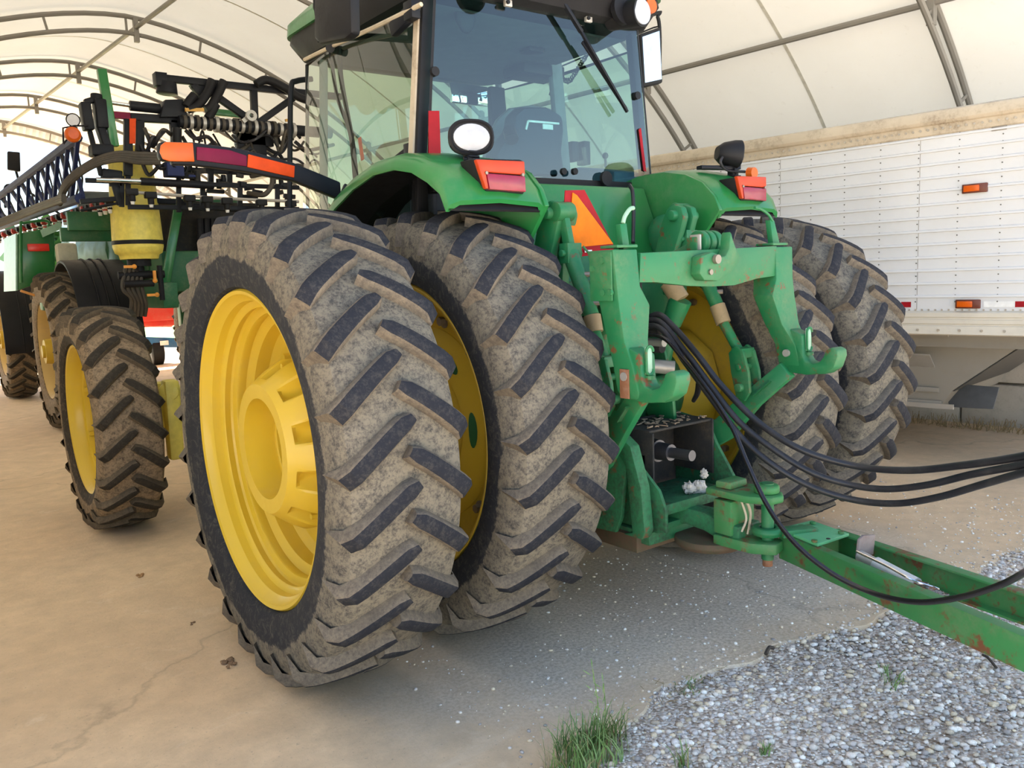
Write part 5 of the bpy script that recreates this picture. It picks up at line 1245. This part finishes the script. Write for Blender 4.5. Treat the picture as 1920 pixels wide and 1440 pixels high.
# main spray manifold with ringed couplings
m_ = MB(); m_.tube([S(335, 228, YS-.1), S(400, 232, YS-.1), S(470, 238, YS-.1), S(560, 245, YS-.1), S(620, 250, YS-.1)], .065, 12); mf = spart('spray_manifold', m_, BLKM)
for x in range(345, 560, 12):
    m_ = MB(); y = 229+(x-345)*.075; p = S(x, y, YS-.1); d = Vector((1, 0, -.03))
    m_.cyl(p-d*.018, p+d*.018, .078 if (x//12) % 3 else .09, n=14); m_.build('pipe_clamp', STEEL if (x//12) % 2 else HOSET, mf)
m_ = MB(); m_.bar(S(347, 206, YS-.15), S(382, 206, YS-.15), .03, .035); m_.bar(S(535, 226, YS-.15), S(548, 224, YS-.15), .03, .03); spart('yellow_valve_handle', m_, plain('mustard_plastic', (.6, .33, .06), .5))
m_ = MB(); m_.lathe([(-.02, .026), (-.02, .062), (.02, .062), (.02, .026)], 'y', S(471, 217, YS-.25), 20, closed=True); m_.bar(S(465, 220, YS-.2), S(455, 228, YS-.2), .04, .05); spart('lifting_eye', m_, STEEL)
# thick upper hoses
for pts in ([(398, 150), (388, 175), (370, 198), (352, 205)], [(420, 152), (408, 178), (395, 200), (385, 206)], [(480, 158), (500, 150), (535, 165), (560, 182), (600, 195)], [(365, 178), (355, 190), (350, 200)], [(405, 195), (398, 208), (390, 222)], [(332, 240), (332, 262), (334, 275)]):
    m_ = MB(); m_.tube([S(a, b, YS-.12) for a, b in pts], .05, 10); spart('boom_hose', m_, BLK)
# bundle of dusty hoses sweeping left
for k in range(4):
    m_ = MB(); o_ = k*5-7; m_.tube([S(300, 297+o_, YS-.2), S(260, 296+o_, YS-.2), S(225, 293+o_*.8, YS-.2), S(190, 300+o_*.7, YS-.15), S(155, 318+o_*.6, YS), S(125, 345+o_*.8, YS+.2), S(112, 375+o_, YS+.5)], .028, 8); spart('boom_hose', m_, HOSET)
for k in range(3):
    m_ = MB(); m_.tube([S(120, 368+k*4, YS+.2), S(80, 382+k*4, YS+1.0), S(30, 402+k*4, YS+2.0), S(-30, 425+k*4, YS+3.0)], .028, 8); spart('boom_hose', m_, HOSET)
# lower boom bars
spart('boom_lower_beam', bb([((160, 338), (560, 352)), ((205, 345), (228, 345)), ((228, 330), (228, 388)), ((240, 388), (560, 392)), ((150, 378), (228, 372)), ((335, 330), (335, 398)), ((380, 340), (380, 395)), ((450, 340), (450, 395)), ((520, 345), (520, 392)), ((240, 330), (240, 385))], .05), BLKM, bevel=.004)
spart('boom_lower_rail', bb([((335, 318), (600, 330)), ((345, 385), (600, 405)), ((240, 372), (345, 380)), ((330, 300), (560, 318)), ((395, 300), (395, 345)), ((430, 300), (430, 345))], .06, YS+.35), BLKM, bevel=.004)
m_ = MB(); m_.cyl(S(180, 337, YS-.12), S(266, 340, YS-.12), .026, n=12); rc = spart('fold_cylinder', m_, CHROME)
m_ = MB(); m_.cyl(S(264, 340, YS-.12), S(400, 348, YS-.12), .042, n=14); m_.build('cylinder_body', BLKM, rc)
m_ = MB(); m_.tube([S(240, 360, YS-.2), S(300, 364, YS-.2), S(420, 372, YS-.2), S(560, 378, YS-.2)], .018, 8); sp_ = spart('spray_line', m_, STEEL)
for x, y in ((247, 360), (282, 366), (355, 372), (388, 374), (425, 377), (490, 380), (545, 382)):
    m_ = MB(); p = S(x, y, YS-.22); m_.box(p, (.12, .09, .07)); m_.cyl(p, p-Vector((0, 0, .10)), .035, n=10); nb = m_.build('nozzle_body', BLK, sp_, bevel=.01)
    m_ = MB(); m_.cyl(p-Vector((0, 0, .06)), p-Vector((0, 0, .13)), .028, .018, 10); m_.build('nozzle_tip', WHT, nb)
# tangle of feed lines in the rack
rr_ = random.Random(11)
for k in range(46):
    x, y = rr_.uniform(255, 570), rr_.uniform(232, 300); L_ = rr_.uniform(25, 75); Yk = YS+rr_.uniform(-.15, .3)
    m_ = MB(); m_.tube([S(x, y, Yk), S(x+L_*.3, y+rr_.uniform(10, 35), Yk), S(x+L_*.7, y+rr_.uniform(-15, 35), Yk-.1), S(x+L_, y+rr_.uniform(-10, 45), Yk)], rr_.choice((.012, .016, .022)), 6); spart('feed_line', m_, rr_.choice((HOSE, HOSE, BLKM, HOSET)))
for k in range(26):
    x, y = rr_.uniform(335, 560), rr_.uniform(318, 372); p = S(x, y, YS+rr_.uniform(-.1, .3)); m_ = MB()
    if k % 3: m_.bar(p, p+Vector((rr_.uniform(.05, .22), 0, rr_.uniform(-.02, .02))), .05, rr_.uniform(.03, .07))
    else: m_.cyl(p, p+Vector((0, 0, rr_.uniform(.06, .16))), .03, n=10)
    spart('boom_fitting', m_, rr_.choice((BLKM, BLK, DIRTM)), bevel=.004)
m_ = MB(); m_.tube([S(470, 330), S(505, 325, YS-.2), S(510, 345, YS-.2), S(495, 365, YS-.2), S(465, 362)], .03, 8); spart('boom_hose', m_, HOSET)
m_ = MB(); m_.box(S(390, 455, 7.6), (1.3, .3, 1.0)); m_.box(S(340, 430, 7.5), (.5, .1, .7)); spart('rack_back_plate', m_, DIRTM, bevel=.02)
m_ = MB()
for k in range(5): m_.cyl(S(375+k*12, 410, 7.3), S(377+k*12, 470, 7.3), .04, n=8)
spart('lift_spring', m_, BLKM)
m_ = MB(); m_.box(S(325, 318, YS-.1), (.18, .2, .16)); m_.box(S(360, 330, YS-.15), (.08, .02, .03)); spart('blue_valve_block', m_, BLUEM, bevel=.01)
m_ = MB(); m_.box(S(475, 250, YS+.1), (.45, .12, .3)); m_.box(S(470, 275, YS+.1), (.35, .12, .35)); spart('rack_centre_block', m_, BLKM, bevel=.01)
# left wing: lattice running forward
def Wp(t, top):
    y = 6.7+t*8.5
    return (P(146-t*260, 258+t*195, Y=y) if top else P(150-t*230, 372+t*82, Y=y))
m_ = MB(); NW = 14
wing = spart('boom_wing', (lambda q: (q.tube([Wp(t/8, 1) for t in range(9)], .05, 8, 1), q.tube([Wp(t/8, 0) for t in range(9)], .055, 8, 1))[0])(MB()), BLUEM)
for k in range(NW):
    a, b = Wp(k/NW, 1), Wp((k+1)/NW, 0); c_, d_ = Wp((k+1)/NW, 1), Wp(k/NW, 0)
    for o_, (u_, v_) in enumerate(((a, b), (c_, d_))):
        m_ = MB(); m_.bar(u_+Vector((.03*o_, 0, 0)), v_+Vector((.03*o_, 0, 0)), .04, .055); m_.build('wing_brace', BLUEM, wing)
    for f_ in (.3, .75):
        m_ = MB(); q0 = a.lerp(c_, f_); q1 = d_.lerp(b, f_*.8); m_.tube([q0, q0.lerp(q1, .5)+Vector((.05, 0, -.1)), q1], .012, 5, 3); m_.build('wing_hose', HOSE, wing)
for k in range(24):
    t = k/24; y = 6.9+t*7.5; p = P(205-t*225, 378+t*70, Y=y); m_ = MB(); m_.box(p, (.09, .10, .07)); m_.cyl(p, p-Vector((0, 0, .09)), .03, n=8); nb = m_.build('nozzle_body', REDP if k % 2 else BLK, wing, bevel=.008)
    m_ = MB(); m_.cyl(p-Vector((0, 0, .05)), p-Vector((0, 0, .13)), .032, .02, 8); m_.build('nozzle_tip', WHT, nb)
m_ = MB(); m_.tube([P(205-t*225/6, 374+t*70/6, Y=6.9+t*7.5/6) for t in range(7)], .03, 8, 1); m_.build('spray_line', DIRTM, wing)
# lamps
m_ = MB(); m_.cyl(S(137, 225, 6.4), S(137, 225, 6.48), .07, .05, 20); lm = spart('rear_work_lamp', m_, BLK); m_ = MB(); m_.cyl(S(137, 225, 6.39), S(137, 225, 6.40), .058, n=20); m_.build('lens', LENS, lm)
m_ = MB(); m_.lathe([(-.03, 0), (-.03, .05), (-.01, .075), (.02, .08), (.02, 0)], 'y', S(137, 252, 6.35), 24); bl = spart('amber_lamp', m_, AMBER)
m_ = MB(); m_.tube([S(119, 270, 6.4), S(118, 240, 6.4), S(140, 236, 6.4), S(165, 236, 6.4)], .010, 6, 1); m_.tube([S(119, 270, 6.4), S(125, 262, 6.4)], .01, 6, 1); m_.box(S(135, 240, 6.42), (.1, .05, .02)); m_.build('lamp_bracket', BLKM, bl)
# cab mirror far ahead on the left
m_ = MB(); q = [P(14, 283, Y=12.2), P(38, 285, Y=12.2), P(39, 322, Y=12.2), P(14, 318, Y=12.2)]; m_.loft([q, [v+Vector((0, .08, 0)) for v in q]]); sm_ = spart('side_mirror', m_, BLK, bevel=.02)
m_ = MB(); m_.tube([P(30, 320, Y=12.3), P(34, 345, Y=12.3), P(10, 350, Y=12.3), P(10, 390, Y=12.3)], .02); m_.tube([(-.3, 12.3, 2.9), P(34, 345, Y=12.3)], .02); m_.build('mirror_arm', BLK, sm_)

# ------------------------------------------------------------------ red implement seen under the sprayer
RI = empty('red_implement', (1.4, 17.0, 0), 'red framed farm implement with a blue lower beam, seen under the sprayer', 'implement')
def RP(x, y, Y=16.5): return P(x, y, Y=Y)
mb = MB(); mb.box(RP(290, 580), (1.9, .6, .5)); mb.box(RP(300, 603), (1.2, .3, .2)); mb.bar(RP(310, 575), RP(314, 612), .2, .2, up=(0, 1, 0)); mb.bar(RP(262, 608), RP(322, 608), .12, .12); mb.build('red_hopper', REDP, RI, bevel=.02)
mb = MB(); mb.bar(RP(240, 640), RP(345, 643), .2, .22); mb.build('blue_beam', BLUEP, RI, bevel=.01)
mb = MB(); mb.box(RP(308, 643, 16.35), (.18, .02, .1)); mb.build('white_plate', WHT, RI)
mb = MB()
for x in (255, 293): c_ = RP(x, 660, 16.6); mb.cyl(c_-Vector((.12, 0, 0)), c_+Vector((.12, 0, 0)), .30, n=24)
mb.build('implement_wheel', BLK, RI, bevel=.03)

# ------------------------------------------------------------------ distant trees beyond the far opening
def tree(x, y, h, r, label, seed):
    rr_ = random.Random(seed); mb = MB(); e = empty('tree', (x, y, 0), label, 'tree', 'trees beyond the far opening')
    for k in range(420):
        a, b, c_ = rr_.gauss(0, .42), rr_.gauss(0, .42), rr_.gauss(0, .38); p = Vector((x+a*r, y+b*r, h*.62+c_*h*.45)); s_ = r*.22*rr_.uniform(.5, 1)
        R = Matrix.Rotation(rr_.uniform(0, 6), 3, (rr_.random(), rr_.random(), rr_.random()+.01)); mb.add([p+R @ Vector(v)*s_ for v in ((-1, -.5, 0), (1, -.6, .3), (.8, .7, 0), (-.7, .6, -.2))], [(0, 1, 2, 3)])
    mb.build('foliage', LEAF, e); m_ = MB(); m_.cyl((x, y, 0), (x, y, h*.6), .3, .15, 8); m_.build('trunk', ALUG, e)
tree(-3, 70, 7, 4, 'rounded tree in the field, left of the pair beyond the far opening', 1); tree(12, 86, 8, 4.5, 'taller tree in the field, right of the pair beyond the far opening', 2)

# ------------------------------------------------------------------ grass tufts and litter on the gravel
def tuft(cx, cy, n, spread, hgt, label, seed, tall=0):
    rr_ = random.Random(seed); mb = MB()
    for k in range(n):
        a = rr_.uniform(0, 2*pi); d = spread*rr_.random()**.7; p = Vector((cx+d*math.cos(a)*1.3, cy+d*math.sin(a)*.7, -.012)); h = hgt*rr_.uniform(.35, 1)
        ln = Vector((rr_.uniform(-1, 1), rr_.uniform(-1, 1), 0))*h*.45; w_ = rr_.uniform(.0016, .0035); s_ = Vector((math.cos(a+1.3), math.sin(a+1.3), 0))*w_
        mb.cur = 1 if rr_.random() < (.35 if h < hgt*.6 else .05) else 0
        q = [p+ln*(t*t)+Vector((0, 0, h*t*(1-.25*t))) for t in (0, .35, .7, 1)]
        vs = []
        for i, v in enumerate(q): f_ = (1, .9, .6, .08)[i]; vs += [v-s_*f_, v+s_*f_]
        mb.add(vs, [(0, 1, 3, 2), (2, 3, 5, 4), (4, 5, 7, 6)])
    mb.cur = 0
    for k in range(tall):
        p = Vector((cx+.07+.02*k, cy+.03, 0)); top = p+Vector((-.02+.03*k, -.01, .30-.07*k))
        mb.tube([p, p.lerp(top, .5)+Vector((.015, 0, 0)), top], .0016, 5)
        for j in range(7):
            b0_ = p.lerp(top, .45+.09*j); dr = Vector((-.03 if j % 2 else .02, .005*j, .028)); mb.add([b0_, b0_+dr*.6+Vector((.003, 0, 0)), b0_+dr, b0_+dr*.5-Vector((.003, 0, 0))], [(0, 1, 2, 3)])
    o = mb.build('grass_tuft', [GRASS, STRAW], origin=(cx, cy, -.012), weld=False); tag(o, label, 'grass', 'grass growing through the gravel'); return o
tuft(-1.17, -1.35, 430, .145, .19, 'largest grass tuft with a tall seed stem at the bottom edge of the slab', 1, 2)
tuft(-.955, -1.60, 22, .03, .13, 'thin few-bladed sprout right of the largest tuft', 2)
tuft(-.68, -1.73, 26, .03, .06, 'tiny low green sprout in the gravel near the bottom', 3)
tuft(.10, -1.78, 30, .05, .08, 'small green sprig in the gravel, nearest the green tongue', 4)
tuft(.17, -1.70, 18, .035, .06, 'wispy grass blades just above the sprig near the green tongue', 6)
tuft(-.52, -1.25, 60, .09, .035, 'low brownish weeds along the crumbling concrete edge', 5)
def clod(x, y, r, label, seed, mat):
    rr_ = random.Random(seed); mb = MB(); 
    for k in range(5):
        n0 = len(mb.v); mb.sphere((x+rr_.uniform(-1, 1)*r, y+rr_.uniform(-1, 1)*r, r*.25), r*rr_.uniform(.3, .6), 8, (1, 1, .5))
        for i in range(n0, len(mb.v)): mb.v[i] = tuple(Vector(mb.v[i])+Vector([rr_.uniform(-1, 1) for _ in range(3)])*r*.12)
    return tag(mb.build('soil_clod', mat, origin=(x, y, 0), angle=25), label, 'soil clod', 'soil bits on the concrete')
SOIL = paint('brown_soil', (.22, .13, .07), amt=.5, rough=.9, scale=20)
p = P(435, 1245, Z=0); clod(p.x, p.y, .035, 'brown soil clod on the concrete left of the big outer tyre', 1, SOIL)
p = P(360, 1170, Z=0); clod(p.x, p.y, .014, 'small soil crumb above the clod beside the outer tyre', 2, SOIL)
p = P(150, 885, Z=0); clod(p.x, p.y, .05, 'reddish soil crumbs on the concrete near the front wheel', 3, SOIL)
p = P(265, 1080, Z=0); clod(p.x, p.y, .025, 'orange-brown soil smear between front wheel and outer dual', 4, paint('orange_soil', (.4, .22, .09), amt=.5, rough=.9, scale=20))
def stick(x0, y0, x1, y1, label, mat, r=.006):
    a, b = P(x0, y0, Z=.01), P(x1, y1, Z=.01); mb = MB(); mb.tube([a, a.lerp(b, .5)+Vector((.01, .01, .008)), b], r, 6); return tag(mb.build('twig', mat, origin=a), label, 'twig', 'dark twigs on the gravel')
DK = plain('dark_bark', (.06, .045, .035), .8)
stick(1843, 1228, 1868, 1252, 'dark twig lying on the gravel below the green tongue', DK)
stick(1436, 1226, 1450, 1215, 'short dark bark piece at the corner of the concrete edge', DK, .009)
def dead(x, y, w_, label, seed):
    rr_ = random.Random(seed); c = P(x, y, Z=.004); mb = MB()
    for k in range(45):
        a = rr_.uniform(0, 2*pi); q = c+Vector((rr_.gauss(0, w_), rr_.gauss(0, w_*.35), rr_.uniform(0, .012))); d = Vector((math.cos(a), math.sin(a), rr_.uniform(-.1, .3)))*rr_.uniform(.02, .05); mb.tube([q, q+d], .0013, 4, 1)
    return tag(mb.build('dry_weeds', STRAW, origin=c), label, 'weeds')
dead(1290, 1290, .11, 'dry brown weed stems on the concrete lip above the largest tuft', 1)
# weeds and rubble along the foot of the block wall
rr_ = random.Random(5); mb = MB()
for k in range(500):
    v = rr_.uniform(-1.5, 2.5); p = BP(UC+AX-.60+rr_.uniform(-.12, .05), v, 0); h = rr_.uniform(.03, .13); mb.tube([p, p+Vector((rr_.uniform(-.06, .06), rr_.uniform(-.06, .06), h))], .003, 4, 1)
tag(mb.build('wall_weeds', STRAW, origin=BP(UC+AX-.60, 0, 0)), 'dry brown weeds growing along the foot of the block wall', 'weeds', kind='stuff')
